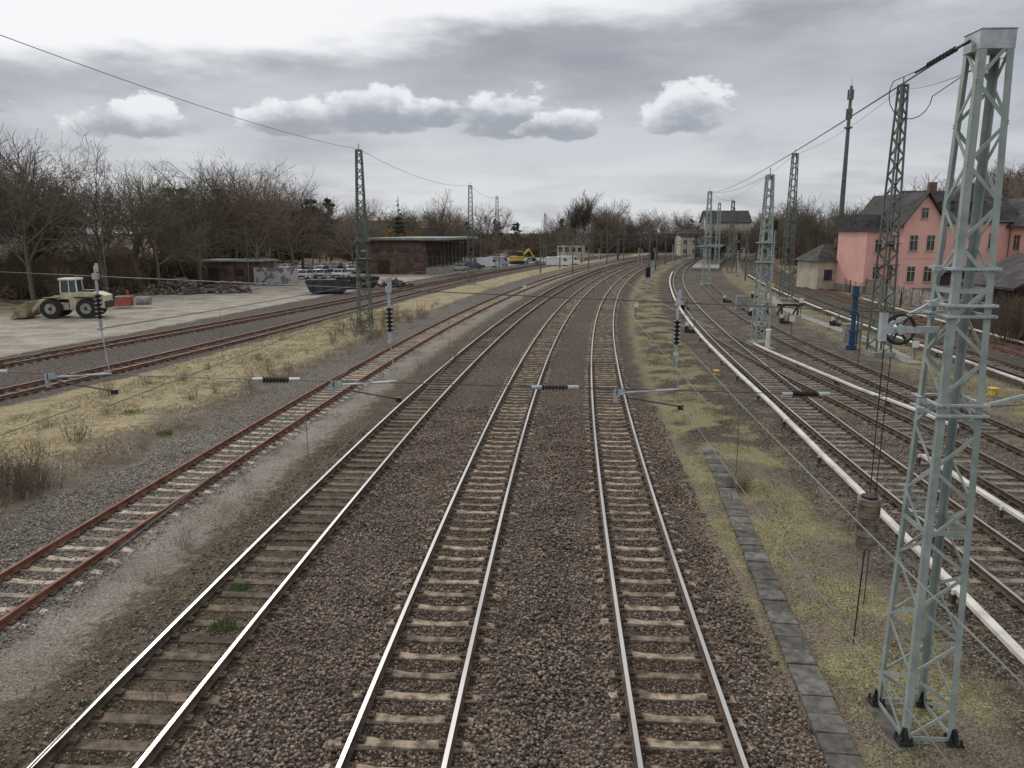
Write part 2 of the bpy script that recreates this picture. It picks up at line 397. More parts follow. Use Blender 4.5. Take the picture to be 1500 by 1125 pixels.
scatter_rocks('ballast',-12,-7.9,11,32,130,.032,'stone_g',False)
scatter_rocks('ballast',9.8,15,9,32,110,.034,'stone',False)

def grass(name,o0,o1,y0,y1,dens,h,matn,thr=0.0,sx=1.0):
    n0=int((o1-o0)*(y1-y0)*dens); y=y0+(y1-y0)*np.random.rand(n0)**1.5; oo=np.random.uniform(o0,o1,n0)
    nz=np.array([MN.noise(Vector((a*.6,bb*.6,3.3)))+.5*MN.noise(Vector((a*2.3,bb*2.3,1.3))) for a,bb in zip(oo,y)])
    k=nz>thr; y=y[k];oo=oo[k]; n1=len(y); x=-2.31+.05*y+.00065*y*y+oo
    z=np.array([zground(o_,y_,x_) for o_,y_,x_ in zip(oo,y,x)])
    a=np.random.rand(n1)*6.283; w=np.random.uniform(.006,.014,n1)*sx*(1+y/25); hh=np.random.uniform(.4,1.2,n1)*h
    lx=np.random.normal(0,.7,n1)*hh; ly=np.random.normal(0,.7,n1)*hh
    P=np.stack([x,y,z-.01],1); D=np.stack([np.cos(a)*w,np.sin(a)*w,0*a],1)
    V=np.stack([P-D,P+D,P+np.stack([lx,ly,hh],1)],1).reshape(-1,3)
    F=np.arange(n1*3).reshape(-1,3)
    fast(name,V,F,[matn])
M['g_straw']=mat('dry_grass',(.37,.31,.19),(.54,.47,.30),rough=.9,scale=.8,island=.35)
M['g_strawR']=mat('dry_grass_dull',(.24,.20,.135),(.40,.345,.23),rough=.9,scale=.8,island=.4)
M['g_green']=mat('green_grass',(.13,.15,.055),(.25,.24,.105),rough=.9,scale=.5,island=.35)
M['g_fresh']=mat('fresh_green',(.07,.12,.03),(.12,.18,.05),rough=.9,scale=.5,island=.35)
grass('dry_grass',-21,-13.2,17,75,95,.11,'g_straw',-.15)
grass('dry_grass',6.9,10.2,9,55,110,.05,'g_strawR',-.05)
grass('green_grass',6.7,10.3,9,60,110,.05,'g_green',-.02)
grass('green_grass',-6.6,-3.8,9,40,45,.06,'g_green',.2)
grass('dry_grass',-8.5,-4,9,40,70,.06,'g_strawR',.15)
grass('dry_grass',-13.4,-11.6,15,60,60,.08,'g_strawR',.05)
grass('dry_grass',10.2,21,14,60,18,.07,'g_strawR',.2)
grass('dry_grass',21,25,25,70,60,.1,'g_strawR',-.1)
def tuft(x,y,r,n_,h):
    V=[]
    for i in range(n_):
        a=R(0,6.28); q=r*math.sqrt(R(0,1)); px,py=x+q*math.cos(a),y+q*math.sin(a); t=R(0,6.28); w=.012; hh=h*R(.4,1.1); lx,ly=R(-.7,.7)*hh,R(-.7,.7)*hh
        V+=[(px-w*math.cos(t),py-w*math.sin(t),-.03),(px+w*math.cos(t),py+w*math.sin(t),-.03),(px+lx,py+ly,hh)]
    fast('green_tuft',V,np.arange(len(V)).reshape(-1,3),['g_fresh'])
for x,y,r,n_,h in ((-5.75,14.1,.26,170,.15),(-6.0,15.8,.2,120,.12),(-16.2,32,.4,300,.35),(-13.5,29,.3,150,.2),(-6.9,11.5,.25,90,.08),(1.15,27,.18,60,.10),(-4.6,12.6,.2,60,.08)): tuft(x,y,r,n_,h)

mb=MB(); pts=[(6,6.5),(10,6.65),(14,6.9),(22,7.4),(28,7.7),(34,7.8)]
y=7.0
while y<27:
    o_=lin(pts,y); x=XC(y)+o_; s=SL(y)+ (lin(pts,y+.5)-lin(pts,y-.5))
    mb.box((x+R(-.015,.015),y,.02+R(-.015,.012)),(.52,.475,.09),0,-math.atan(s)+R(-.03,.03)); y+=.49
mb.obj('cable_trough',['trough'],bevel=.012)

# ------------------------------------------------------------------ masts
def lattice(mb,h,bx,by,tx,ty,n,leg=.09,dia=.05,m=0,L=False,z0=0):
    def c(i,z):
        k=(z-z0)/(h-z0); sx=[-1,1,1,-1][i]; sy=[-1,-1,1,1][i]
        return Vector((sx*(bx+(tx-bx)*k)/2,sy*(by+(ty-by)*k)/2,z))
    for i in range(4):
        p,q=c(i,z0),c(i,h)
        if L:
            sx=[-1,1,1,-1][i]; sy=[-1,-1,1,1][i]; t=.012
            for (dx,dy,wx,wy) in ((-sx*leg/2,0,leg,t),(0,-sy*leg/2,t,leg)):
                vs=[]
                for pp in (p,q):
                    for a,bb in ((-1,-1),(1,-1),(1,1),(-1,1)): vs.append((pp.x+dx+a*wx/2,pp.y+dy+bb*wy/2,pp.z))
                mb.add(vs,[(0,3,2,1),(4,5,6,7),(0,1,5,4),(1,2,6,5),(2,3,7,6),(3,0,4,7)],m)
        else: mb.bar(p,q,leg,leg,m,up=(0,1,0))
    for f in range(4):
        i,j=f,(f+1)%4
        nrm=[(0,-1,0),(1,0,0),(0,1,0),(-1,0,0)][f]
        for k in range(n):
            za=z0+(h-z0)*k/n; zb=z0+(h-z0)*(k+1)/n
            a,b_=(i,j) if (k+f)%2==0 else (j,i)
            mb.bar(c(a,za),c(b_,zb),.014 if L else dia*.5,dia,m,up=Vector(nrm).cross(c(b_,zb)-c(a,za)).normalized())
def insulator(mb,p0,p1,r=.055,m=1,n=9):
    p0=Vector(p0);p1=Vector(p1)
    mb.cyl(p0,p1,r*.35,None,8,m)
    for i in range(n):
        a=p0.lerp(p1,(i+.15)/n); b_=p0.lerp(p1,(i+.75)/n); mb.cyl(a,b_,r,r*.55,12,m)
NM=empty('catenary_mast',(6.37,10.95,0),-.05)
mb=MB(); lattice(mb,10.2,.74,1.0,.43,.40,19,.09,.05,0,True,.1)
for zz in (.12,3.4,6.9):
    k=zz/10.25; w=.74-.31*k; d=1.0-.6*k
    for s in(-1,1): mb.box((0,s*d/2,zz),(w,.015,.07)); mb.box((s*w/2,0,zz),(.015,d,.07))
mb.obj('lattice_frame',['steel'],NM)
mb=MB(); mb.box((0,0,10.18),(.46,.43,.24)); mb.box((0,0,10.31),(.48,.45,.02)); mb.box((-.25,0,10.1),(.06,.2,.12)); mb.obj('cap_plates',['steel_light'],NM,bevel=.008)
mb=MB(); mb.box((0,0,-.01),(1.1,1.4,.12),0)
mb.obj('foundation',['trough'],NM,bevel=.03)
mb=MB()
for sx in(-1,1):
    for sy in(-1,1):
        x,y=sx*.37,sy*.50
        mb.box((x,y,.08),(.22,.22,.04)); mb.box((x,y,.19),(.16,.03,.22),0,0,(.4,1)); mb.box((x,y,.19),(.03,.16,.22),0,0,(1,.4))
        for a in(-1,1):
            for c in(-1,1): mb.cyl((x+a*.08,y+c*.08,.09),(x+a*.08,y+c*.08,.18),.02,None,6)
mb.obj('foot_bolts',['black'],NM)
mb=MB()
for zz in (5.15,5.3,6.55,6.7,7.2):
    k=zz/10.25; w=.76-.31*k; d=1.02-.6*k
    for s in(-1,1): mb.box((0,s*(d/2+.03),zz),(w+.12,.04,.04)); mb.box((s*(w/2+.03),0,zz),(.04,d+.14,.04))
    mb.box((-w/2-.09,0,zz),(.12,.08,.08))
mb.bar((.3,-.1,5.2),(1.6,-.6,5.75),.05,.05); mb.cyl((1.0,-.4,5.5),(1.5,-.6,5.7),.05,.05,10)
mb.obj('clamps',['steel_light'],NM,bevel=.006)
mb=MB(); C=Vector((-.76,.1,6.32)); r=.21
for i in range(24):
    a=i*math.pi/12; b_=(i+1)*math.pi/12
    mb.cyl(C+Vector((math.cos(a)*r,0,math.sin(a)*r)),C+Vector((math.cos(b_)*r,0,math.sin(b_)*r)),.026,None,6,0)
for i in range(6):
    a=i*math.pi/3; mb.bar(C,C+Vector((math.cos(a)*r,0,math.sin(a)*r)),.02,.03,0)
mb.cyl(C+Vector((0,-.09,0)),C+Vector((0,.09,0)),.07,None,12,1)
mb.bar((-.2,.1,6.32),(-1.0,.1,6.3),.05,.09,1); mb.bar((-.25,.1,6.75),(-.95,.1,6.36),.04,.05,1); mb.box((-1.0,.1,6.36),(.08,.12,.42),1)
mb.path([C+Vector((-.2,0,0)),(-.96,.1,3.85)],.009,5,0); mb.path([(-.96,.1,3.0),(-1.0,.1,1.35)],.012,5,0); mb.path([(-.85,.1,5.9),(-.9,.1,2.0)],.008,5,0)
for i in range(8): mb.cyl((-.96+R(-.006,.006),.1,2.96+i*.1),(-.96,.1,3.05+i*.1),.165,.17,20,2)
mb.cyl((-.96,.1,3.76),(-.96,.1,3.79),.12,.12,16,0)
mb.obj('tension_wheel_and_weights',['black','steel_light',mat('weight_concrete',(.11,.085,.062),(.25,.21,.165),rough=.9,scale=6,bump=.3,island=.25,detail=6)],NM)
def mast(x,y,h,bw,tw,mt='steel_dark',n=22,rz=0,arm=0):
    mb=MB(); lattice(mb,h,bw,bw*1.1,tw,tw,n,.10,.07,0); mb.box((0,0,h),(tw+.1,tw+.1,.12)); mb.cyl((0,0,h),(0,0,h+.5),.03)
    mb.box((0,0,.1),(bw+.5,bw+.5,.3),1)
    if arm:
        for z in (7.0,5.7): mb.box((0,0,z),(bw+.1,bw+.1,.06))
    mb.obj('catenary_mast',[mt,'concrete'],None,(x,y,0),rz)
mast(-11.5,60,13.7,1.0,.38,'steel_dark',24,0,1)
mast(17.2,53,11.4,.95,.38,'steel',20,0,1)
mast(23.4,48.6,16.3,1.0,.38,'steel_dark',28,.1,1)
mast(31.4,88.6,16.2,1.1,.5,'steel_dark',26)
mast(28.5,114,13.4,1.0,.45,'steel',20,0,1)
mast(-6,114,14.2,1.0,.45,'steel_dark',22,0,1)
mast(-3.1,163,14.8,1.0,.45,'steel_dark',20)
mast(42,150,13.5,1.0,.45,'steel_dark',18)
mast(46,175,14,1.,.45,'steel',18)
mast(14.5,200,13,.9,.45,'steel_dark',16); mast(24,235,13,.9,.45,'steel_dark',16); mast(52,215,13,.9,.45,'steel_dark',16)
mast(8,190,12,.9,.4,'steel_dark',16); mast(60,235,14,.9,.45,'steel_dark',16)
def pole(x,y,h):
    mb=MB(); mb.cyl((0,0,0),(0,0,h),.14,.08,8); mb.bar((0,0,h-1.2),(-2.4,0,h-1.4),.06,.06); mb.bar((0,0,h-.2),(-2.2,0,h-1.4),.04,.04); mb.obj('catenary_pole',['steel_dark'],None,(x,y,0))
for y in (140,160,185,210,235): pole(XC(y)+7.2,y,8.5); pole(XC(y)-6.2,y+4,8.5); pole(XC(y)-12,y+8,8)
for y in (125,150,175,200): pole(XC(y)+23.5,y,8.5)

# ------------------------------------------------------------------ overhead wires
def zu(x): return 6.72-.045*(x-2.35)
def zl(x): return 5.5-.028*(x-.62)
W=MB(); YP=10.9
W.path([(6.0,YP,zl(6)),(-16,YP,zl(-16))],.007,5,0); W.path([(6.0,YP,zu(6)),(-16,YP,zu(-16))],.007,5,0)
W.path([(6.7,YP,5.2),(24,YP+2,5.6)],.007,5,0)
W.obj('cross_span_wire',['wire'])
for x in (-7.6,-3.4,.62,4.25):
    mb=MB(); insulator(mb,(-.19,0,0),(.19,0,0),.055,0,8); mb.cyl((-.34,0,0),(-.19,0,0),.03,.03,8,1); mb.cyl((.19,0,0),(.34,0,0),.03,.03,8,1)
    mb.obj('rod_insulator',['insul','steel_light'],None,(x,YP,zl(x)))
for x in (-5.85,-1.74,2.35):
    mb=MB(); a=zu(x); l=zl(x)
    mb.cyl((0,0,a+.14),(0,0,a-.25),.02,.02,8,1); mb.box((0,0,a),(.08,.06,.08),1); mb.box((.025,0,a+.12),(.035,.035,.12),1)
    insulator(mb,(0,0,a-.25),(0,0,a-.6),.06,0,6); mb.cyl((0,0,a-.6),(0,0,a-.72),.025,.025,8,1); mb.box((0,0,a-.74),(.05,.14,.04),1)
    mb.path([(0,0,a-.74),(.06,0,l)],.009,5,1)
    mb.cyl((-.85,0,l-.04),(.08,0,l+.02),.016,None,8,1); mb.box((-.85,0,l-.08),(.05,.05,.2),1); mb.box((-.78,0,l-.02),(.12,.05,.08),1)
    mb.cyl((-.7,0,l-.1),(.1,0,l-.24),.011,None,8,0); mb.box((.1,0,l-.25),(.08,.05,.07),0)
    mb.obj('steady_arm',['insul','steel_light'],None,(x,YP,0))
mb=MB()
tr=[tracks[1][0],tracks[2][0],tracks[3][0]]
def wx(p,y): return XC(y)+smoothlin(p,y)
sup=[-30,10.9,57,113,165,225]
for k,p in enumerate(tr):
    for a,bq in zip(sup[:-1],sup[1:]):
        m1=[];c1=[]
        nn=12
        for i in range(nn+1):
            t=i/nn; y=a+(bq-a)*t; x=wx(p,y)+.2*math.cos(math.pi*t)
            zm=(5.98 if a<11 and t>0.5 else 6.2)+(2*t-1)**2*.35-.2
            c1.append((x,y,5.22)); m1.append((x,y,zm))
        rr=.006 if a<0 else .008 if a<20 else .012
        mb.path(c1,rr,4); mb.path(m1,rr,4)
        for i in range(1,nn,2): mb.path([c1[i],m1[i]],.0035 if a<20 else .006,4)
mb.obj('contact_wire',['wire_g'])
mb=MB()
def sag(p,q,s,n=16):
    p=Vector(p);q=Vector(q); return [p.lerp(q,i/n)-Vector((0,0,s*4*(i/n)*(1-i/n))) for i in range(n+1)]
mb.path(sag((-15.3,-4,13.9),(-11.5,60,13.8),1.0,24),.012,5)
mb.path(sag((-11.5,60,13.8),(-6,114,14.3),.9),.016,4); mb.path(sag((-6,114,14.3),(-3.1,163,14.9),.8),.02,4)
mb.path(sag((17.2,53,11.5),(28.5,114,13.5),.6),.015,4); mb.path(sag((28.5,114,13.5),(42,150,13.6),.5),.02,4)
P0=Vector((6.1,10.95,10.2)); P1=Vector((28.5,114,13.3))
mb.path(sag(P0,P1,.55,30),.014,5)
mb.path(sag((6.6,10.9,10.0),(23.4,48.6,16.2),.2),.008,5)
mb.path(sag((23.4,48.6,16.2),(31.4,88.6,16.2),.6),.014,4); mb.path(sag((31.4,88.6,16.2),(46,175,14),.9),.016,4)
mb.path(sag((-11.5,60,7.2),(17.2,53,7.2),.25),.012,4); mb.path(sag((-11.5,60,5.9),(17.2,53,5.9),.05),.012,4)
mb.path(sag((-6,114,7.2),(28.5,114,7.2),.2),.016,4); mb.path(sag((-6,114,5.9),(28.5,114,5.9),.05),.016,4)
mb.path(sag((17.2,53,6.2),(31.4,88.6,6.6),.3),.012,4)
mb.obj('feeder_wire',['wire'])
mb=MB(); dd=(P1-P0).normalized(); insulator(mb,P0+dd*.55,P0+dd*1.9,.042,0,9); mb.cyl(P0,P0+dd*.55,.02,None,6,0); mb.cyl(P0+dd*1.9,P0+dd*2.5,.02,None,6,0)
lp=[P0+dd*2.2]+[Vector((6.05+.33*math.cos(a),12.3,9.75+.36*math.sin(a))) for a in np.linspace(2.6,6.2,12)]+[Vector((6.3,11.1,9.9))]
mb.path(lp,.007,5); mb.obj('anchor_insulator',['black'])

# ------------------------------------------------------------------ sidings furniture on the right
def post(name,x,y,h,r,m): 
    mb=MB(); mb.cyl((0,0,0),(0,0,h),r,r*.8,10); mb.cyl((0,0,h),(0,0,h+.06),r*1.3,r*.6,10); mb.box((0,0,.05),(r*5,r*5,.12),1); mb.obj(name,[m,'concrete'],None,(x,y,0))
post('marker_post',17.1,51,1.3,.16,'white'); post('marker_post',21.5,66,1.6,.1,'steel_light'); post('marker_post',20.3,44.5,3.4,.05,'steel_dark')
mb=MB()
for a,bz,r in ((0,.25,.36),(.25,1.1,.2),(1.1,1.3,.28),(1.3,2.3,.15),(2.3,2.5,.26),(2.5,3.5,.18),(3.5,3.65,.30),(3.65,4.2,.22)): mb.cyl((0,0,a),(0,0,bz),r,r*.96,16)
mb.bar((0,0,2.4),(-.9,0,2.75),.09,.09); mb.cyl((.3,0,.3),(.3,0,2.4),.05,.05,8)
mb.obj('water_standpipe',['blue'],None,(22.8,51.2,0))
def cabinet(x,y,w,d,h,m='silver',name='relay_cabinet'):
    mb=MB(); mb.box((0,0,h/2),(w,d,h)); mb.box((0,0,h+.03),(w+.1,d+.1,.06)); mb.box((0,-d/2-.012,h*.5),(w*.86,.02,h*.8)); mb.box((w*.2,-d/2-.03,h*.5),(.04,.03,.2),1)
    mb.box((0,0,.02),(w+.16,d+.16,.12),2); mb.obj(name,[m,'black','concrete'],None,(x,y,0),R(-.1,.1),bevel=.01)
cabinet(24.3,55,.9,.5,1.2,'concrete'); cabinet(25.4,56.5,.7,.5,1.1,'concrete'); cabinet(23.2,78,1.0,.6,1.3,'concrete'); cabinet(36,48,.9,.6,1.3,'concrete')
cabinet(23,36,.3,.3,.35,'yellow','track_magnet'); cabinet(11.2,41.5,.18,.25,.22,'yellow','track_magnet'); cabinet(24,34.5,.3,.3,.4,'yellow','track_magnet')
def sigmast(x,y,h,heads=1,name='railway_signal'):
    mb=MB(); mb.cyl((0,0,0),(0,0,h),.08,.06,8,1)
    for i in range(heads):
        z=h-.6-i*1.7
        mb.box((0,-.12,z),(.62,.18,1.25),0); mb.box((0,-.14,z+.65),(.44,.18,.14),0)
        for dz in(-.4,0,.4): mb.cyl((0,-.2,z+dz),(0,-.42,z+dz+.02),.12,.12,10,0,False); mb.cyl((0,-.2,z+dz),(0,-.215,z+dz),.09,.09,10,2)
    mb.box((0,.15,h*.45),(.5,.4,.05),1); 
    for k in range(int(h/.35)): mb.box((.16,0,.3+k*.35),(.26,.03,.03),1)
    mb.box((0,0,.1),(.6,.6,.3),3); mb.obj(name,['black','steel_light','glass','concrete'],None,(x,y,0))
sigmast(XC(122)+8.5,122,4.6,1); sigmast(XC(100)+8.3,100,3.2,1); sigmast(XC(150)+7.5,150,6,1); sigmast(XC(180)+2.2,180,5.2,1); sigmast(XC(170)-6,170,5.4,1); sigmast(40,138,7.5,2); sigmast(XC(195)+8,195,6,1); sigmast(XC(205)-2,205,5,1)
sigmast(36.2,108,9.2,1)
def lever(x,y):
    mb=MB(); mb.box((0,0,.12),(.9,.35,.22)); mb.cyl((.2,0,.2),(.35,0,.95),.03); mb.cyl((-.3,-.25,.35),(-.3,.25,.35),.16,.16,12); mb.box((-.3,0,.6),(.3,.04,.35),1); mb.obj('point_lever',['black','white'],None,(x,y,0),R(-1,1))
for x,y in ((23.5,66),(22.6,72),(26.5,80),(24,86),(17.5,78),(24.5,74),(19.5,60),(29,92),(14,60),(27,64)): lever(x,y)
def board(x,y,h,m='white'):
    mb=MB(); mb.cyl((0,0,0),(0,0,h),.035,.035,8,1); mb.box((0,-.05,h-.2),(.42,.03,.42),0); mb.box((0,-.03,h-.2),(.46,.02,.46),1); mb.obj('track_sign',[m,'steel_dark'],None,(x,y,0),R(-.15,.15))
board(20.8,57,1.6); board(25.9,69,1.9); board(XC(70)+6.9,70,1.4); board(XC(88)+22.5,88,2,'yellow'); board(XC(92)-6.3,92,1.5); board(24.6,46.5,1.2)
mb=MB()
for s in(-1,1): mb.bar((s*.75,0,0),(s*.75,0,1.1),.14); mb.bar((s*.75,1.2,0),(s*.75,0,1.0),.12); mb.cyl((s*.75,-.1,1.0),(s*.75,-.4,1.0),.17,.17,12)
mb.bar((-1.2,0,1.0),(1.2,0,1.0),.16,.25); mb.obj('buffer_stop',['black'],None,(26,72,0))
mb=MB()
for i in range(34):
    y=46+i*1.6; mb.box((XC(y)+22.8+.5*math.sin(i*.25),y,.0),(1.0,1.58,.07),0,-SL(y))
mb.obj('concrete_path',['concrete'])
def fence(name,pts,h,step,ms,wires=3,solid=False):
    mb=MB()
    for p,q in zip(pts[:-1],pts[1:]):
        p=Vector(p);q=Vector(q); L=(q-p).length; n_=max(1,int(L/step))
        for i in range(n_+1):
            a=p.lerp(q,i/n_); mb.box((a.x,a.y,h/2),(.1,.1,h),0)
        if solid: mb.bar((p.x,p.y,h*.5),(q.x,q.y,h*.5),.05,h*.92,1)
        else:
            for k in range(wires): z=h*(k+.6)/wires; mb.bar((p.x,p.y,z),(q.x,q.y,z),.03,.03,1)
    mb.obj(name,ms)
fence('boundary_fence',[(XC(y)+34.5,y,0) for y in (36,60,80,100,120,140)],1.6,2.5,['concrete','steel_dark'],7)
fence('board_fence',[(XC(y)+36.2,y,0) for y in (76,90,104,118)],1.9,2.5,['wood','scrap'],3,True)
fence('yard_fence',[(-62,88,0),(-46,100,0),(-42,112,0)],1.4,2.5,['wood','wood'],3)

# ------------------------------------------------------------------ buildings
def win(mb,x,z,w,h,y,mf,mg,ax='y',sgn=-1):
    def B(c,d,m):
        if ax=='y': mb.box((c[0],y+sgn*c[1],c[2]),d,m)
        else: mb.box((y+sgn*c[1],c[0],c[2]),(d[1],d[0],d[2]),m)
    B((x,.02,z),(w+.16,.07,h+.16),mf); B((x,.045,z),(w,.07,h),mg)
    B((x,.07,z),(.06,.06,h),mf); B((x,.07,z+h*.18),(w,.062,.06),mf); B((x,.08,z-h/2-.1),(w+.3,.2,.08),mf)
def gable(mb,x0,x1,y0,y1,ze,zr,mr,mw,axis='x',ov=.5,t=.18,tz=.12):
    if axis=='x':
        ym=(y0+y1)/2
        for xx in (x0,x1-.02): mb.extr([(y0,ze),(y1,ze),(ym,zr)],xx,xx+.02,mw,'x')
        k=(zr-ze)/(ym-y0)
        for s,ye in ((-1,y0),(1,y1)):
            mb.extr([(ym,zr+tz),(ye+s*ov,ze-k*ov+tz),(ye+s*ov,ze-k*ov+tz-t),(ym,zr+tz-t)],x0-ov,x1+ov,mr,'x')
    else:
        xm=(x0+x1)/2; k=(zr-ze)/(xm-x0)
        for yy in (y0,y1-.02): mb.extr([(x0,ze),(x1,ze),(xm,zr)],yy,yy+.02,mw,'y')
        for s,xe in ((-1,x0),(1,x1)):
            mb.extr([(xm,zr+tz),(xe+s*ov,ze-k*ov+tz),(xe+s*ov,ze-k*ov+tz-t),(xm,zr+tz-t)],y0-ov,y1+ov,mr,'y')
PH=empty('pink_house',(46.2,97,0),.10)
mb=MB()
mb.box((1.0,5.5,3.9),(4.4,7,7.8)); mb.box((4.2,4.4,4.6),(5.0,11,9.2)); mb.box((12.2,6,4.65),(11.2,9.6,9.3)); mb.box((22,2.5,4.4),(9,15,8.8))
for c,d in (((1.0,5.5,.45),(4.5,7.1,.9)),((4.2,4.4,.45),(5.1,11.1,.9)),((12.2,6,.45),(11.3,9.7,.9)),((22,2.5,.45),(9.1,15.1,.9))): mb.box(c,d,4)
for c,d in (((4.2,4.4,4.55),(5.1,11.1,.14)),((12.2,6,4.56),(11.3,9.7,.14)),((22,2.5,4.54),(9.1,15.1,.14))): mb.box(c,d,0)
gable(mb,1.7,6.7,-1.1,9.9,9.2,12.4,1,0,'y',.6); gable(mb,6.0,18.5,1.2,10.8,9.3,12.9,1,0,'x',.5)
gable(mb,17.5,26.5,-5,10,8.8,12.0,1,0,'y',.7)
mb.extr([(1.5,7.8),(9.5,7.8),(7.5,9.9),(3.5,9.9)],-1.5,2.6,1,'x')
mb.box((9.5,6,13.3),(.9,.7,1.6),2); mb.box((15,6.2,13.3),(.7,.7,1.4),2)
for x in (9.6,13.6):
    mb.box((x,3.2,10.9),(1.3,1.8,1.0),1); mb.box((x,2.27,10.9),(.9,.06,.7),3); mb.box((x,3.1,11.45),(1.6,2.1,.12),1)
mb.cyl((6.78,1.1,.2),(6.78,1.1,9),.06,.06,8,5); mb.cyl((17.4,1.1,.2),(17.4,1.1,9),.06,.06,8,5); mb.cyl((6.5,.72,9.0),(18.2,.72,9.0),.08,.08,8,5)
mb.obj('walls_and_roof',['pink','tiles','brick','glass','plinth','steel_dark'],PH)
mb=MB()
for x in (8.3,10.6,12.9,15.2):
    for z in (2.6,6.6): win(mb,x,z,1.05,1.9,1.2,0,1)
for x in (3.1,5.3):
    for z in (2.6,6.4): win(mb,x,z,.95,1.8,-1.1,0,1)
win(mb,4.2,10.0,.8,1.2,-1.1,0,1)
for z in (2.6,6): win(mb,.4,z,.8,1.5,2.0,0,1)
for x in (19.3,22,24.7):
    for z in (2.6,6.4): win(mb,x,z,1.05,1.9,-5,0,1)
win(mb,22,9.8,.8,1.0,-5,0,1)
for y in (1,4,7):
    for z in (2.6,6.4): win(mb,y,z,.95,1.8,1.7,0,1,'x',-1)
for y in (-3,-.2):
    for z in (2.6,6.4): win(mb,y,z,.95,1.8,17.5,0,1,'x',-1)
mb.obj('windows',['cream','glass'],PH)
mb=MB(); mb.box((9,-1,1.4),(5,2.2,2.8),0); mb.box((9,-1.1,2.9),(5.5,2.8,.2),1); mb.obj('porch',['wood','tiles'],PH)
SH=empty('signal_hut',(44.3,106,0),.1)
mb=MB(); mb.box((0,3,1.9),(5.4,6,3.8),0); mb.add([(-3.2,-.5,3.8),(3.2,-.5,3.8),(3.2,6.5,3.8),(-3.2,6.5,3.8),(-.6,3,6.1),(.6,3,6.1)],[(0,1,5,4),(1,2,5),(2,3,4,5),(3,0,4),(3,2,1,0)],1)
mb.box((.8,2,6.2),(.5,.5,1.2),3); win(mb,-1.2,2,1,1.2,0,2,2); win(mb,1.4,2,1,1.2,0,2,2)
mb.obj('walls_and_roof',['cream','tiles','glass','brick'],SH)
DS=empty('timber_shed',(37.2,57,0),-.05)
mb=MB(); mb.box((4,3.5,1.9),(8,7,3.8),0); gable(mb,0,8,0,7,3.8,5.9,1,0,'y',.5); mb.box((2.2,-.03,1.2),(1.6,.06,2.2),2); mb.box((5.5,-.03,2),(1.2,.06,.9),3)
mb.box((11,8,2.2),(6,7,4.4),0); gable(mb,8.2,14,4.5,11.5,4.4,6.6,1,0,'x',.4)
mb.obj('walls_and_roof',['wood','tiles','scrap','glass'],DS)
WH=empty('brick_warehouse',(-27,146,0),-.10)
mb=MB(); mb.box((5.5,20,3.1),(11,40,6.2),0); mb.box((7.4,20,6.5),(15,42,.34),1); mb.box((7.4,20,6.25),(15.1,42.1,.14),4)
mb.box((12.6,20,.6),(3.2,40,1.2),2)
for i in range(9):
    y=2+i*4.4; mb.box((13.8,y,3.7),(.22,.22,5.0),3)
    mb.box((11.03,y+2,2.7),(.08,2.4,2.9),3)
for x in (1.6,4.3,7.0,9.4): mb.box((x,-.03,4.2),(1.2,.08,.9),5); mb.box((x,-.05,3.7),(1.4,.14,.08),2)
mb.box((3,-.03,1.3),(2.2,.06,2.4),3); mb.box((-1.4,6,2),(2.6,8,4),0); mb.box((-1.5,6,4.1),(3.1,8.6,.2),1)
mb.obj('walls_and_roof',['brick','roofgrey','concrete','wood','steel_dark','glass'],WH)
BS=empty('brick_shed',(-46.5,116,0),-.1)
mb=MB(); mb.box((4.5,3,1.7),(9,6,3.4),0); mb.box((4.5,3,3.5),(9.8,6.8,.22),1); mb.box((2,-.03,1.3),(1.6,.06,2.4),3); mb.box((6,-.03,1.8),(1.4,.06,.9),3); mb.box((10.8,-1,1.3),(4.2,.2,2.6),2); mb.box((13.,2,1.3),(.2,6,2.6),2)
mb.obj('walls_and_roof',['brick','roofgrey','graffiti','wood'],BS)
def house(name,x,y,w,d,he,hr,m,rz=0,fl=2,rm='tiles',ncol=4,z0=0):
    E=empty(name,(x,y,z0),rz); mb=MB(); mb.box((0,0,he/2-1),(w,d,he+2),0); gable(mb,-w/2,w/2,-d/2,d/2,he,hr,1,0,'x',.5)
    for f in range(fl):
        for i in range(ncol): win(mb,-w/2+w*(i+.5)/ncol,1.6+f*2.9,1.1,1.4,-d/2,2,3)
    mb.box((w*.2,0,hr+.3),(.6,.6,1.4),4); mb.obj('walls_and_roof',[m,rm,'white','glass','brick'],E)
house('pale_house',-88,128,13,9,6.5,9.5,'cream',.2); house('pale_house',-62,215,15,9,7,11,'white',.1); house('pale_house',-42,235,12,9,8,11,'cream',.3)
house('pale_house',-28,262,14,9,6,9,'cream',0); house('station_building',71,262,14,12,11,14.6,'cream',-.05,3,'tiles',8)
house('brick_house',60,262,9,9,6.5,8.5,'cream',0,2,'tiles',3); house('pale_house',106,165,10,9,8,12,'cream',.2,2,'tiles',3,5)
mb=MB(); mb.bar((28,222,7.0),(76,220,7.0),2.2,.5,0); 
for z in (7.9,8.4): mb.bar((28,221,z),(76,219,z),.06,.08,0)
for i in range(25): mb.box((28+i*2,221-i*.083,7.8),(.07,.07,1.2),0)
for x in (30,41,52,64,75): mb.box((x,221,3.4),(.5,1.2,6.7),0)
mb.obj('footbridge',['bridge'])
mb=MB()
for i in range(16):
    y=162+i*6; x=XC(y)+17.5; mb.box((x,y,.30),(5.5,6.06,.5),0,-SL(y)); 
    if 2<i<15: mb.box((x,y,4.3+.001*i),(6,6.04,.22),1,-SL(y)); mb.box((x,y,2.4),(.3,.3,3.7),2)
mb.obj('station_platform',['concrete','bridge','steel_dark'])
mb=MB(); mb.box((0,0,2.2),(7,6,4.4),0); mb.box((0,0,4.5),(7.6,6.6,.3),1)
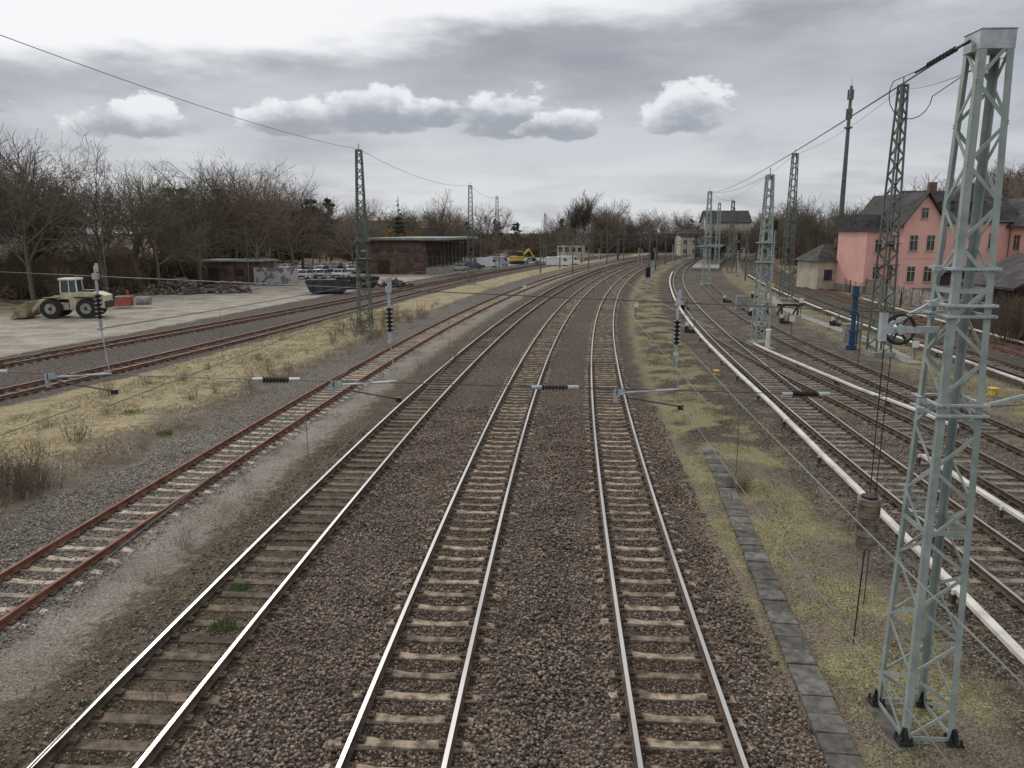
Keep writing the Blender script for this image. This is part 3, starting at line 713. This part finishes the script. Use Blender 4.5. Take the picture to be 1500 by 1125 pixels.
for i in range(4): mb.box((-2.6+i*1.8,-3.03,3.0),(1.1,.06,1.2),2)
mb.obj('signal_box',['cream','tiles','glass'],None,(16.5,218,0),-.2)
mb=MB(); mb.cyl((0,0,0),(0,0,43),.75,.35,14,0)
for z in (36.5,41): 
    for a in range(3): t=a*2.09+.3; mb.box((.65*math.cos(t),.65*math.sin(t),z),(.3,.3,2.4),1); mb.bar((0,0,z),(.65*math.cos(t),.65*math.sin(t),z),.08,.08,0)
mb.cyl((0,0,43),(0,0,45),.06,.04,6,0); mb.cyl((.0,0,33),(0,0,33.3),1.0,1.0,14,0)
mb.obj('antenna_tower',['steel_dark','steel_dark'],None,(83.6,200,0))
def lamp(x,y,h,rz=0,z0=0):
    mb=MB(); mb.cyl((0,0,0),(0,0,h-.6),.07,.045,8); mb.path([(0,0,h-.6),(.15,0,h-.15),(.6,0,h),(1.2,0,h+.05)],.035,6); mb.box((1.45,0,h+.03),(.6,.22,.1),1); mb.obj('street_lamp',['steel_dark','concrete'],None,(x,y,z0),rz)
lamp(-45,86,10.6); lamp(-38,112,10.2,.3); lamp(-20,185,9,0); lamp(-8,200,9); lamp(3,215,9)

# ------------------------------------------------------------------ vehicles
def wheel(mb,x,y,r,w,mt=0,mh=1):
    mb.cyl((x,y-w/2,r),(x,y+w/2,r),r,r,22,mt); mb.cyl((x,y-w/2-.012,r),(x,y+w/2+.012,r),r*.55,r*.5,16,mh); mb.cyl((x,y-w/2-.04,r),(x,y+w/2+.04,r),r*.18,r*.18,8,mt)
LD=empty('wheel_loader',(-40.6,71,0),.12)
mb=MB()
for x in (-1.3,1.75):
    for y in (-1.05,1.05): wheel(mb,x,y,.88,.62,0,1)
mb.obj('wheels',['rubber','concrete'],LD)
mb=MB()
mb.extr([(.2,.75),(3.3,.85),(3.35,2.0),(2.6,2.3),(1.1,2.35),(.2,2.0)],-.85,.85,0,'y')
mb.box((1.7,0,2.42),(.9,1.0,.14),1); mb.cyl((2.3,.4,2.3),(2.3,.4,3.0),.06,.06,8,1); mb.box((3.38,0,1.2),(.22,1.9,.6),1)
for i in range(5): mb.box((2.2+i*.2,-.86,1.6),(.08,.03,.6),1)
mb.box((-1.0,0,1.0),(1.9,1.0,.6),0)
for s in(-1,1): mb.box((1.75,s*1.05,1.88),(1.9,.66,.1),1); mb.box((-1.3,s*1.05,1.86),(1.3,.66,.08),1)
mb.obj('chassis',['loader','black'],LD,bevel=.04)
mb=MB()
mb.box((.15,0,2.0),(1.5,1.35,.6),0); mb.box((.15,0,2.85),(1.42,1.3,1.1),1,0,(.92,.92)); mb.box((.15,0,3.5),(1.6,1.5,.16),2)
for sx in(-1,1):
    for sy in(-1,1): mb.bar((.15+sx*.72,sy*.66,2.3),(.15+sx*.66,sy*.6,3.45),.09,.09,2)
mb.box((.2,-.67,2.6),(.07,.05,1.6),2); mb.cyl((.5,.3,3.57),(.5,.3,3.75),.07,.06,10,3)
mb.obj('cab',['loader','glass','white','orange'],LD)
mb=MB()
for s in(-.55,.55):
    mb.bar((-.7,s,1.9),(-2.4,s,1.5),.16,.38,0); mb.bar((-2.4,s,1.5),(-3.3,s,.55),.16,.32,0); mb.cyl((-.9,s,1.2),(-2.3,s,1.35),.07,.05,8,1)
mb.bar((-2.0,-.55,1.6),(-2.0,.55,1.6),.18,.18,0)
mb.extr([(-3.3,1.5),(-3.2,.5),(-3.4,.12),(-4.8,.05),(-4.8,.13),(-3.55,.25),(-3.35,.6),(-3.42,1.5)],-1.4,1.4,2,'y')
for s in(-1.38,1.38): mb.extr([(-3.3,1.5),(-3.2,.5),(-3.4,.12),(-4.75,.06),(-4.0,1.1)],s-.03,s+.03,2,'y')
mb.obj('arms_and_bucket',['loader','steel_light',mat('bucket_steel',(.18,.14,.10),(.34,.27,.18),scale=3)],LD)
def car(x,y,rz,paint,van=False,nm=None):
    mb=MB(); 
    if van:
        mb.extr([(-2.5,.35),(2.5,.35),(2.55,1.1),(2.2,1.3),(1.5,2.05),(1.2,2.15),(-2.4,2.15),(-2.55,1.9)],-.95,.95,0,'y')
        for s in(-1,1): mb.extr([(1.15,1.25),(2.05,1.25),(1.5,1.85),(1.15,1.9)],s*.955-.01,s*.955+.01,1,'y')
        mb.add([(2.24,-.8,1.33),(2.24,.8,1.33),(1.58,.8,2.0),(1.58,-.8,2.0)],[(0,1,2,3)],1); L=1.7; r=.36
    else:
        mb.extr([(-2.1,.3),(2.1,.3),(2.15,.62),(2.0,.82),(1.1,.92),(-1.7,.95),(-2.1,.88),(-2.18,.6)],-.88,.88,0,'y')
        vs=[(-1.75,-.84,.93),(1.15,-.84,.91),(1.15,.84,.91),(-1.75,.84,.93),(-1.2,-.66,1.43),(.35,-.66,1.46),(.35,.66,1.46),(-1.2,.66,1.43)]
        mb.add(vs,[(0,1,5,4),(1,2,6,5),(2,3,7,6),(3,0,4,7)],1); mb.box((-.42,0,1.46),(1.5,1.3,.05),0)
        for s in(-1,1): mb.bar((-.3,s*.85,.93),(-.35,s*.67,1.45),.08,.04,0); mb.bar((1.15,s*.83,.92),(.35,s*.66,1.46),.06,.05,0); mb.bar((-1.75,s*.83,.93),(-1.2,s*.66,1.44),.1,.05,0)
        L=1.32; r=.32
    mb.box((2.14,0,.5),(.1,1.5,.2),2); mb.box((-2.14,0,.5),(.1,1.5,.2),2)
    for xx in(-L,L):
        for s in(-1,1): wheel(mb,xx,s*.8,r,.22,2,3)
    mb.obj(nm or ('parked_van' if van else 'parked_car'),[paint,'glass','rubber','silver'],None,(x,y,0),rz,bevel=.03)
cols=['silver','carwhite','silver','carblue','carwhite','carwhite','silver','silver']
for i in range(10): car(-44+i*2.7+R(-.2,.2),142+i*1.6,1.35+R(-.06,.06),random.choice(cols))
for i in range(8): car(-45+i*2.9,156+i*2.0,1.35+R(-.06,.06),random.choice(cols))
for i in range(4): car(-37.5+i*2.7,130+i*1.2,1.4,random.choice(cols))
car(-5.6,172,.3,'carwhite',True); car(-3.2,180,.5,'silver',True); car(10.5,178,.2,'carwhite',True); car(13.5,186,.3,'carwhite',True); car(5,196,.2,'silver'); car(-11,158,.4,'silver'); car(-8,165,.4,'carblue')
mb=MB()
mb.box((0,0,.4),(3.4,.5,.7),1); mb.box((0,1.6,.4),(3.4,.5,.7),1); mb.box((0,.8,1.4),(3,2.2,1.1),0); mb.box((.7,.3,2.4),(1.3,1,1.2),2); mb.box((.7,.3,3.05),(1.4,1.1,.1),0)
mb.bar((1.2,.9,1.6),(3.3,.9,3.6),.3,.4,0); mb.bar((3.3,.9,3.6),(4.6,.9,1.6),.25,.32,0); mb.box((4.6,.9,1.1),(.8,.9,.8),1,0,(.6,1))
mb.obj('yellow_excavator',['yellow','black','glass'],None,(1.5,190,0),.4)
def skip(mb,L,w,h,m):
    mb.extr([(-L/2+.6,.25),(L/2-.6,.25),(L/2,h),(L/2-.12,h),(L/2-.7,.4),(-L/2+.7,.4),(-L/2+.12,h),(-L/2,h)],-w/2+.06,w/2-.06,m,'y')
    for s in(-1,1): mb.extr([(-L/2+.6,.25),(L/2-.6,.25),(L/2,h),(-L/2,h)],s*(w/2-.03)-.03,s*(w/2-.03)+.03,m,'y')
    for i in range(6): x=-L/2+1+i*(L-2)/5; [mb.box((x,s*w/2,.25+(h-.3)/2),(.1,.1,h-.3),m) for s in(-1,1)]
    mb.box((0,-w/2,h),(L,.12,.12),m); mb.box((0,w/2,h),(L,.12,.12),m); mb.box((0,0,.15),(L-1.6,w*.6,.2),m)
mb=MB(); skip(mb,5.6,2.3,1.6,0); mb.obj('waste_skip',['slate'],None,(-23.6,99,0),.25)
mb=MB(); skip(mb,6,2.3,1.5,0)
for i in range(50): mb.bar((R(-2.4,2.4),R(-.9,.9),1.2),(R(-2.4,2.4),R(-.9,.9),R(1.4,1.9)),.08,.08,1)
mb.obj('waste_skip',['wood','scrap'],None,(-21.5,108,0),.2)
def pile(name,x,y,sx,sy,h,n_,m):
    mb=MB()
    for i in range(n_):
        a=R(0,6.28); r=math.sqrt(R(0,1)); px,py=r*math.cos(a)*sx,r*math.sin(a)*sy; z=h*(1-r)*R(.3,1)+.1
        t=R(0,6.28); L=R(.4,1.6); mb.bar((px,py,z),(px+L*math.cos(t),py+L*math.sin(t),max(.05,z+R(-.4,.4))),R(.08,.4),R(.05,.2),0)
    mb.obj(name,[m],None,(x,y,0))
pile('scrap_pile',-43,100,4.5,3,2.2,260,'scrap'); pile('scrap_pile',-37,101,3,2,1.6,120,'scrap'); pile('rubble_pile',-50,95,2,2,1.2,90,'scrap'); pile('timber_stack',-17,112,2.5,1.5,1.4,80,'scrap'); pile('scrap_pile',-47.5,90,2,1.5,1.6,90,'wood')
mb=MB(); mb.box((0,0,.65),(1.4,1.1,.9),0); mb.cyl((1.2,0,.7),(2.6,0,.7),.45,.45,14,1); mb.box((0,0,1.15),(1.5,1.2,.1),1); mb.cyl((.3,.2,1.2),(.3,.2,1.8),.1,.1,8,0); mb.obj('red_tank_trailer',['red','concrete'],None,(-40.2,80,0),.1)

# ------------------------------------------------------------------ trees
def gen_segs(seed,H,maxlv=5,ang=(25,60),droop=.0,trunk=.28,r0=.22,rmin=.02):
    rnd=random.Random(seed); segs=[]
    def rv(s): return Vector((rnd.gauss(0,s),rnd.gauss(0,s),rnd.gauss(0,s)))
    def grow(p,d,L,r,lv):
        n_=3 if lv<3 else 2
        for i in range(n_):
            d=(d+rv(.09+.03*lv)+Vector((0,0,.06-droop*lv))).normalized(); q=p+d*L/n_; r1=max(rmin*.8,r*.87); segs.append((p,q,r,r1))
            if lv<maxlv and (lv>0 or i>=1):
                for _ in range(2 if (lv<2 or rnd.random()<.35) else 1):
                    ax=d.cross(rv(1)).normalized(); cd=Matrix.Rotation(math.radians(rnd.uniform(*ang)),3,ax)@d
                    grow(q,cd,L*rnd.uniform(.5,.82),max(rmin,r1*.6),lv+1)
            p=q; r=r1
        if lv<maxlv: grow(p,(d+rv(.2)).normalized(),L*rnd.uniform(.68,.8),r*.8,lv+1)
    grow(Vector((0,0,-.3)),Vector((rnd.gauss(0,.05),rnd.gauss(0,.05),1)).normalized(),H*trunk,r0,0)
    top=max(s[1].z for s in segs); f=H/top
    return [(a*f,b*f,r,q) for a,b,r,q in segs]
def seg_mesh(name,segs,m,k=3,rs=1.0):
    P=np.array([tuple(s[0]) for s in segs]);Q=np.array([tuple(s[1]) for s in segs]); r0=np.array([s[2] for s in segs])*rs; r1=np.array([s[3] for s in segs])*rs
    D=Q-P; D/=np.linalg.norm(D,axis=1)[:,None]+1e-9; up=np.where(np.abs(D[:,2:3])>.9,np.array([[1.,0,0]]),np.array([[0,0,1.]]))
    A_=np.cross(D,up); A_/=np.linalg.norm(A_,axis=1)[:,None]; B_=np.cross(D,A_); n1=len(P); V=np.zeros((n1,2*k,3))
    for i in range(k):
        t=2*math.pi*i/k; o_=A_*math.cos(t)+B_*math.sin(t); V[:,i]=P+o_*r0[:,None]; V[:,k+i]=Q+o_*r1[:,None]
    f=np.array([(i,(i+1)%k,k+(i+1)%k,k+i) for i in range(k)]); F=(f[None]+(np.arange(n1)*2*k)[:,None,None]).reshape(-1,4)
    return fast(name,V.reshape(-1,3),F,[m],link=False)
TM=[seg_mesh('bare_tree_mesh',gen_segs(11+i,14,5,(25,58),.0,R(.24,.30),.30,.011),['bark','bark2','bark'][i%3]) for i in range(6)]
TF=[seg_mesh('far_tree_mesh',gen_segs(31+i,14,4,(25,60),.0,R(.24,.30),.24,.03),['bark','bark2'][i%2]) for i in range(5)]
POP=seg_mesh('poplar_mesh',gen_segs(77,14,5,(12,28),-.01,.3,.16,.02),'bark')
WIL=seg_mesh('willow_mesh',gen_segs(79,9,5,(30,65),.03,.26,.2,.03),'willow',3,1.2)
def bush_segs(seed,n_,h,spread):
    rnd=random.Random(seed); s=[]
    for i in range(n_):
        p=Vector((rnd.gauss(0,spread*.4),rnd.gauss(0,spread*.4),0)); d=Vector((rnd.gauss(0,.35),rnd.gauss(0,.35),1)).normalized(); L=h*rnd.uniform(.5,1)
        for k in range(4):
            d=(d+Vector((rnd.gauss(0,.15),rnd.gauss(0,.15),.03))).normalized(); q=p+d*L/4; s.append((p,q,.018*(1-k*.18),.015*(1-k*.2)))
            for _ in range(2):
                dd=(d+Vector((rnd.gauss(0,.6),rnd.gauss(0,.6),rnd.gauss(0,.3)))).normalized(); s.append((q,q+dd*L*.28,.011,.006))
            p=q
    return s
BU=[seg_mesh('bush_mesh',bush_segs(5+i,110,3.4,2.6),'twig',3,1.9) for i in range(3)]
SB=[seg_mesh('shrub_mesh',bush_segs(50+i,26,1.1,.5),['bark2','twig','bark2'][i],3,.45) for i in range(3)]
WD=[seg_mesh('weed_mesh',bush_segs(90+i,9,.45,.3),'bark2',3,.3) for i in range(2)]
def leaf_cloud(name,blobs,n_,s,m):
    w=np.array([b_[1][0]*b_[1][1]*b_[1][2] for b_ in blobs]); w/=w.sum()
    ch=np.random.choice(len(blobs),n_,p=w)
    C_=np.array([blobs[i][0] for i in ch]);Rr=np.array([blobs[i][1] for i in ch])
    d=np.random.normal(size=(n_,3)); d/=np.linalg.norm(d,axis=1)[:,None]; rr=np.random.rand(n_,1)**.4
    c=C_+d*rr*Rr; tri=c[:,None,:]+np.random.normal(0,s,(n_,3,3)); V=tri.reshape(-1,3); F=np.arange(n_*3).reshape(-1,3)
    return fast(name,V,F,[m],link=False)
def scrubbl(seed):
    rnd=random.Random(seed); return [((rnd.gauss(0,2),rnd.gauss(0,1.4),rnd.uniform(.5,1.8)),(rnd.uniform(.9,1.6),rnd.uniform(.8,1.4),rnd.uniform(.7,1.3))) for i in range(9)]
SCB=[leaf_cloud('scrub_mesh',scrubbl(i),1000,.12,'scrub') for i in range(3)]
def pine_bl(seed):
    rnd=random.Random(seed); bl=[]
    for i in range(34):
        z=rnd.uniform(5.5,14); k=(z-5.5)/8.5; rmax=2.6*math.sin(math.pi*min(1,.25+.72*k)); a=rnd.uniform(0,6.28); r=rmax*rnd.uniform(.2,1); bl.append(((r*math.cos(a),r*math.sin(a),z),(rnd.uniform(.5,.95),rnd.uniform(.5,.95),rnd.uniform(.28,.5))))
    return bl
def tree_with(name,bl,n_,s,th,tr_=.16):
    lm=leaf_cloud(name+'_crown',bl,n_,s,'needle')
    segs=[(Vector((0,0,-.3)),Vector((.1,.05,th*.5)),tr_,tr_*.75),(Vector((.1,.05,th*.5)),Vector((0,0,th)),tr_*.75,.04)]
    for c,r in bl: segs.append((Vector((0.05,0,max(2,c[2]-1.0))),Vector(c),.05,.02))
    return lm,seg_mesh(name+'_trunk',segs,'bark2',5)
PINES=[tree_with('pine',pine_bl(3+i),4200,.12,14) for i in range(3)]
def spruce_bl():
    bl=[]
    for i in range(13):
        z=2+i*.95; r=2.3*(1-i/13.5)
        for k in range(5 if i<9 else 2): a=k*1.257+i*.7+R(-.3,.3); bl.append(((r*.6*math.cos(a),r*.6*math.sin(a),z-.2*r),(max(.25,r*.5),max(.25,r*.5),.35)))
    return bl
SPR=tree_with('spruce',spruce_bl(),4500,.13,14.6)
def inst(me,name,x,y,z,s,parent=None,sz=None):
    o=bpy.data.objects.new(name,me); scene.collection.objects.link(o); o.location=(x,y,z); o.rotation_euler=(R(-.03,.03),R(-.03,.03),R(0,6.28)); sz=sz or R(.9,1.1)
    o.scale=(s,s,s*sz)
    if parent: o.parent=parent
    return o
def conifer(pair,name,x,y,z,s,parent=None):
    if parent is None: E=empty(name,(x,y,z)); inst(pair[0],'crown',0,0,0,s,E,1).rotation_euler=(0,0,0); inst(pair[1],'trunk',0,0,0,s,E,1).rotation_euler=(0,0,0)
    else:
        a=R(0,6.28)
        for k,nm in ((0,'crown'),(1,'trunk')): q=inst(pair[k],nm,x,y,z,s,parent,1); q.rotation_euler=(0,0,a)
def gz(x,y): o_=x-XC(y); return hill(x,y,o_)
for x,y,s in ((-66,86,1.25),(-60,88,1.42),(-54,87,1.38),(-57,97,1.45),(-50,95,1.35),(-71,95,1.45),(-63,102,1.5),(-46,101,1.25),(-52,108,1.5),(-45,112,1.35),(-76,104,1.5),(-68,112,1.5),(-39,119,1.3),(-42,125,1.35),(-48,121,1.4),(-36,128,1.15),(-37,138,1.3),(-31,152,1.1),(-62,80,1.15),(-45,137,1.35)):
    inst(random.choice(TM),'bare_tree',x,y,gz(x,y),s*R(.93,1.05))
FT=empty('distant_trees')
def mass(n_,x0,x1,y0,y1,s0,s1,pc=.2,par=FT,cs=.72):
    for i in range(n_):
        y=R(y0,y1); x=R(x0,x1)
        if R(0,1)<pc: conifer(random.choice(PINES+[SPR]),'p',x,y,gz(x,y)-.5,R(s0,s1)*cs,par)
        else: inst(random.choice(TF),'t',x,y,gz(x,y)-.3,R(s0,s1),par)
mass(30,-125,-46,125,175,1.1,1.35,.4,FT,.85); mass(24,-75,-38,165,215,1.0,1.3,.35); mass(32,-95,-12,225,290,.9,1.2,.3)
mass(52,-120,125,300,380,1.0,1.4,.25); mass(26,20,140,300,360,1.1,1.35,.15); mass(14,76,100,285,300,.8,1.0,.1)
mass(24,62,100,128,175,.85,1.1,.06); mass(32,66,140,175,240,.95,1.2,.06); mass(14,57,66,190,245,.6,.8,.1); mass(14,60,88,122,140,.95,1.2,0)
def scr(n_,x0,x1,y0,y1,s0,s1):
    for i in range(n_):
        x,y=R(x0,x1),R(y0,y1); inst(random.choice(SCB if i%3==0 else BU),'u',x,y,gz(x,y)-.2,R(s0,s1),FT)
scr(44,-95,-47,88,110,.7,1.3); scr(50,-95,-44,110,150,1,1.7); scr(50,-90,-35,200,300,1.3,2.4); scr(80,-120,110,290,330,1.6,3)
scr(30,-30,18,235,290,1,1.8)
for i in range(80):
    y=R(118,240); x=XC(y)+R(36,85)
    if x<62 and y<135: continue
    inst(random.choice(SCB if i%3==0 else BU),'u',x,y,gz(x,y)-.2,R(.9,1.9),FT)
inst(POP,'poplar_tree',24,270,0,1.6); inst(POP,'poplar_tree',21,268,0,1.25)
inst(WIL,'willow_tree',-24,192,0,1.1); inst(WIL,'willow_tree',-31,196,0,1.15); inst(TM[1],'bare_tree',-19,205,0,1.45); inst(TM[3],'bare_tree',-33,175,0,1.0)
conifer(SPR,'spruce_tree',-51,180,0,1.15); conifer(SPR,'spruce_tree',-54,184,0,1.2); conifer(SPR,'spruce_tree',-31,215,0,1.2)
conifer(PINES[0],'pine_tree',-44,172,0,1.1); conifer(PINES[1],'pine_tree',-41,176,0,1.05)
conifer(SPR,'spruce_tree',49.5,108,0,.32)
for i in range(6): inst(BU[i%3],'bare_hedge',36.2+i*.9,53.5+R(-.6,.6),-.1,R(.8,1.0))
for i in range(34):
    y=R(20,82); o_=R(-20.5,-13.5); inst(random.choice(SB),'bare_shrub',XC(y)+o_,y,.05,R(.35,1.1))
for i in range(16): inst(random.choice(SB),'bare_shrub',XC(20)+R(-16.8,-12.6),R(16.5,24),.02,R(.6,1.5))
for i in range(20): y=R(54,70); inst(random.choice(SB),'bare_shrub',XC(y)+R(-15.8,-12.2),y,.05,R(.7,1.4))
for i in range(5): inst(random.choice(SB),'bare_shrub',XC(22)+7.9+R(-.4,.4),22+R(-1.5,1.5),.0,R(.3,.5))
WP=empty('dead_weeds')
for i in range(320):
    y=10+45*random.random()**1.5; o_=random.choice((R(-8,-5.5),R(-8,-5.5),R(-13.5,-12),R(6.8,10.3),R(6.8,10.3),R(-5.2,-4),R(11,21)))
    inst(random.choice(WD),'w',XC(y)+o_,y,0,R(.3,.9),WP)

# ------------------------------------------------------------------ sky + light
w=bpy.data.worlds.new("World"); scene.world=w; w.use_nodes=True; nt=w.node_tree; nt.nodes.clear(); n=N(nt)
SEL,SAZ=math.radians(38),math.radians(-25)
sky=n.n('ShaderNodeTexSky'); sky.sky_type='NISHITA'; sky.sun_disc=False; sky.sun_elevation=SEL; sky.sun_rotation=SAZ; 
bg1=n.n('ShaderNodeBackground'); n.l.new(sky.outputs[0],bg1.inputs[0]); bg1.inputs[1].default_value=.08
tc=n.n('ShaderNodeTexCoord').outputs['Generated']; s=n.n('ShaderNodeSeparateXYZ'); n.l.new(tc,s.inputs[0])
az=n.m('ARCTAN2',s.outputs[0],s.outputs[1]); el=n.m('ARCSINE',s.outputs[2])
def vec(a,b_,c): 
    q=n.n('ShaderNodeCombineXYZ'); n.put(q.inputs[0],a); n.put(q.inputs[1],b_); n.put(q.inputs[2],c); return q.outputs[0]
n1=n.noise(vec(n.m('MULTIPLY',az,1.6),n.m('MULTIPLY',el,7.0),.37),1.6,5,.52)
n2=n.noise(vec(n.m('MULTIPLY',az,2.5),n.m('MULTIPLY',el,16.0),1.7),1.8,5,.55)
n3=n.noise(vec(n.m('MULTIPLY',az,5),n.m('MULTIPLY',el,15.0),3.1),1.2,5,.55)
nn_=n.m('ADD',n.m('MULTIPLY',n1,.6),n.m('MULTIPLY',n3,.4))
base=n.mix(n.sm(nn_,.38,.60),(.39,.41,.455),(.60,.625,.67))
deck=n.m('MULTIPLY',n.sm(n.m('ADD',el,n.m('MULTIPLY',n.m('SUBTRACT',n1,.5),.12)),.125,.19),n.sm(n.m('ADD',el,n.m('MULTIPLY',n.m('SUBTRACT',n3,.5),.12)),.225,.28,1,0))
deckc=n.mix(n.sm(nn_,.34,.64),(.32,.34,.385),(.50,.525,.57))
base=n.mix(n.m('MULTIPLY',deck,n.sm(az,-.5,-.05,.15,.9)),base,deckc)
lowm=n.m('MULTIPLY',n.sm(el,.05,.13,1,0),n.sm(n2,.40,.60,.15,.9))
base=n.mix(lowm,base,(.70,.72,.745))
thr=n.sm(az,-.5,.1,.17,.235,'LINEAR')
br=n.m('MULTIPLY',n.sm(n.m('SUBTRACT',n.m('ADD',el,n.m('MULTIPLY',n.m('SUBTRACT',nn_,.5),.20)),thr),-.012,.035),n.sm(az,.05,.35,1,.3))
base=n.mix(br,base,(.93,.94,.955))
base=n.mix(n.sm(el,.35,.7),base,(.80,.82,.85))
cn=n.noise(vec(n.m('MULTIPLY',az,20),n.m('MULTIPLY',el,32),.0),1.0,7,.6)
cn2=n.noise(vec(n.m('MULTIPLY',az,8),n.m('MULTIPLY',el,14),5.0),1.0,2,.5)
for (c,wd,b0,h) in ((-.44,.085,.114,.038),(-.27,.075,.126,.040),(-.165,.075,.136,.054),(-.10,.05,.138,.03),(.0,.075,.133,.052),(.06,.06,.124,.036),(.215,.062,.130,.05),(-.60,.07,.125,.02)):
    du=n.m('DIVIDE',n.m('SUBTRACT',az,c),wd); dd=n.m('SUBTRACT',el,b0)
    dv=n.m('ADD',n.m('DIVIDE',n.m('MAXIMUM',dd,0),h),n.m('DIVIDE',n.m('MAXIMUM',n.m('MULTIPLY',dd,-1),0),h*.4))
    d=n.m('SUBTRACT',1.0,n.m('ADD',n.m('MULTIPLY',du,du),n.m('MULTIPLY',dv,dv)))
    d=n.m('ADD',d,n.m('ADD',n.m('MULTIPLY',n.m('SUBTRACT',cn,.5),2.7),n.m('MULTIPLY',n.m('SUBTRACT',cn2,.5),1.5)))
    mk=n.sm(d,.15,.55)
    t=n.m('ADD',n.m('DIVIDE',dd,h),n.m('ADD',n.m('MULTIPLY',n.m('SUBTRACT',cn,.5),2.6),n.m('MULTIPLY',n.m('SUBTRACT',.75,d),.4)))
    cc=n.mix(n.sm(t,-.2,.8),(.34,.365,.42),(.86,.88,.91))
    base=n.mix(n.m('MULTIPLY',mk,.95),base,cc)
base=n.mix(n.sm(el,-.02,.0,1,0),base,(.25,.25,.24))
bg2=n.n('ShaderNodeBackground'); n.l.new(base,bg2.inputs[0]); bg2.inputs[1].default_value=1.0
mx=n.n('ShaderNodeMixShader'); mx.inputs[0].default_value=.95; n.l.new(bg1.outputs[0],mx.inputs[1]); n.l.new(bg2.outputs[0],mx.inputs[2])
out=n.n('ShaderNodeOutputWorld'); n.l.new(mx.outputs[0],out.inputs[0])
sl=bpy.data.lights.new('sun','SUN'); sl.energy=1.4; sl.angle=math.radians(12); sl.color=(1,.93,.84)
so=bpy.data.objects.new('sun',sl); scene.collection.objects.link(so)
d=Vector((math.sin(SAZ)*math.cos(SEL),math.cos(SAZ)*math.cos(SEL),math.sin(SEL))); so.rotation_euler=d.to_track_quat('Z','Y').to_euler(); so.location=(0,0,60)
# ------------------------------------------------------------------ camera
cd=bpy.data.cameras.new('camera'); cd.sensor_width=36; cd.lens=36*1127/1500; cd.clip_start=.1; cd.clip_end=8000
co=bpy.data.objects.new('camera',cd); scene.collection.objects.link(co); co.location=(0,0,H_CAM); co.rotation_euler=(math.radians(90-11.17),0,0); scene.camera=co
scene.view_settings.view_transform='Standard'; scene.view_settings.look='None'; scene.view_settings.exposure=0
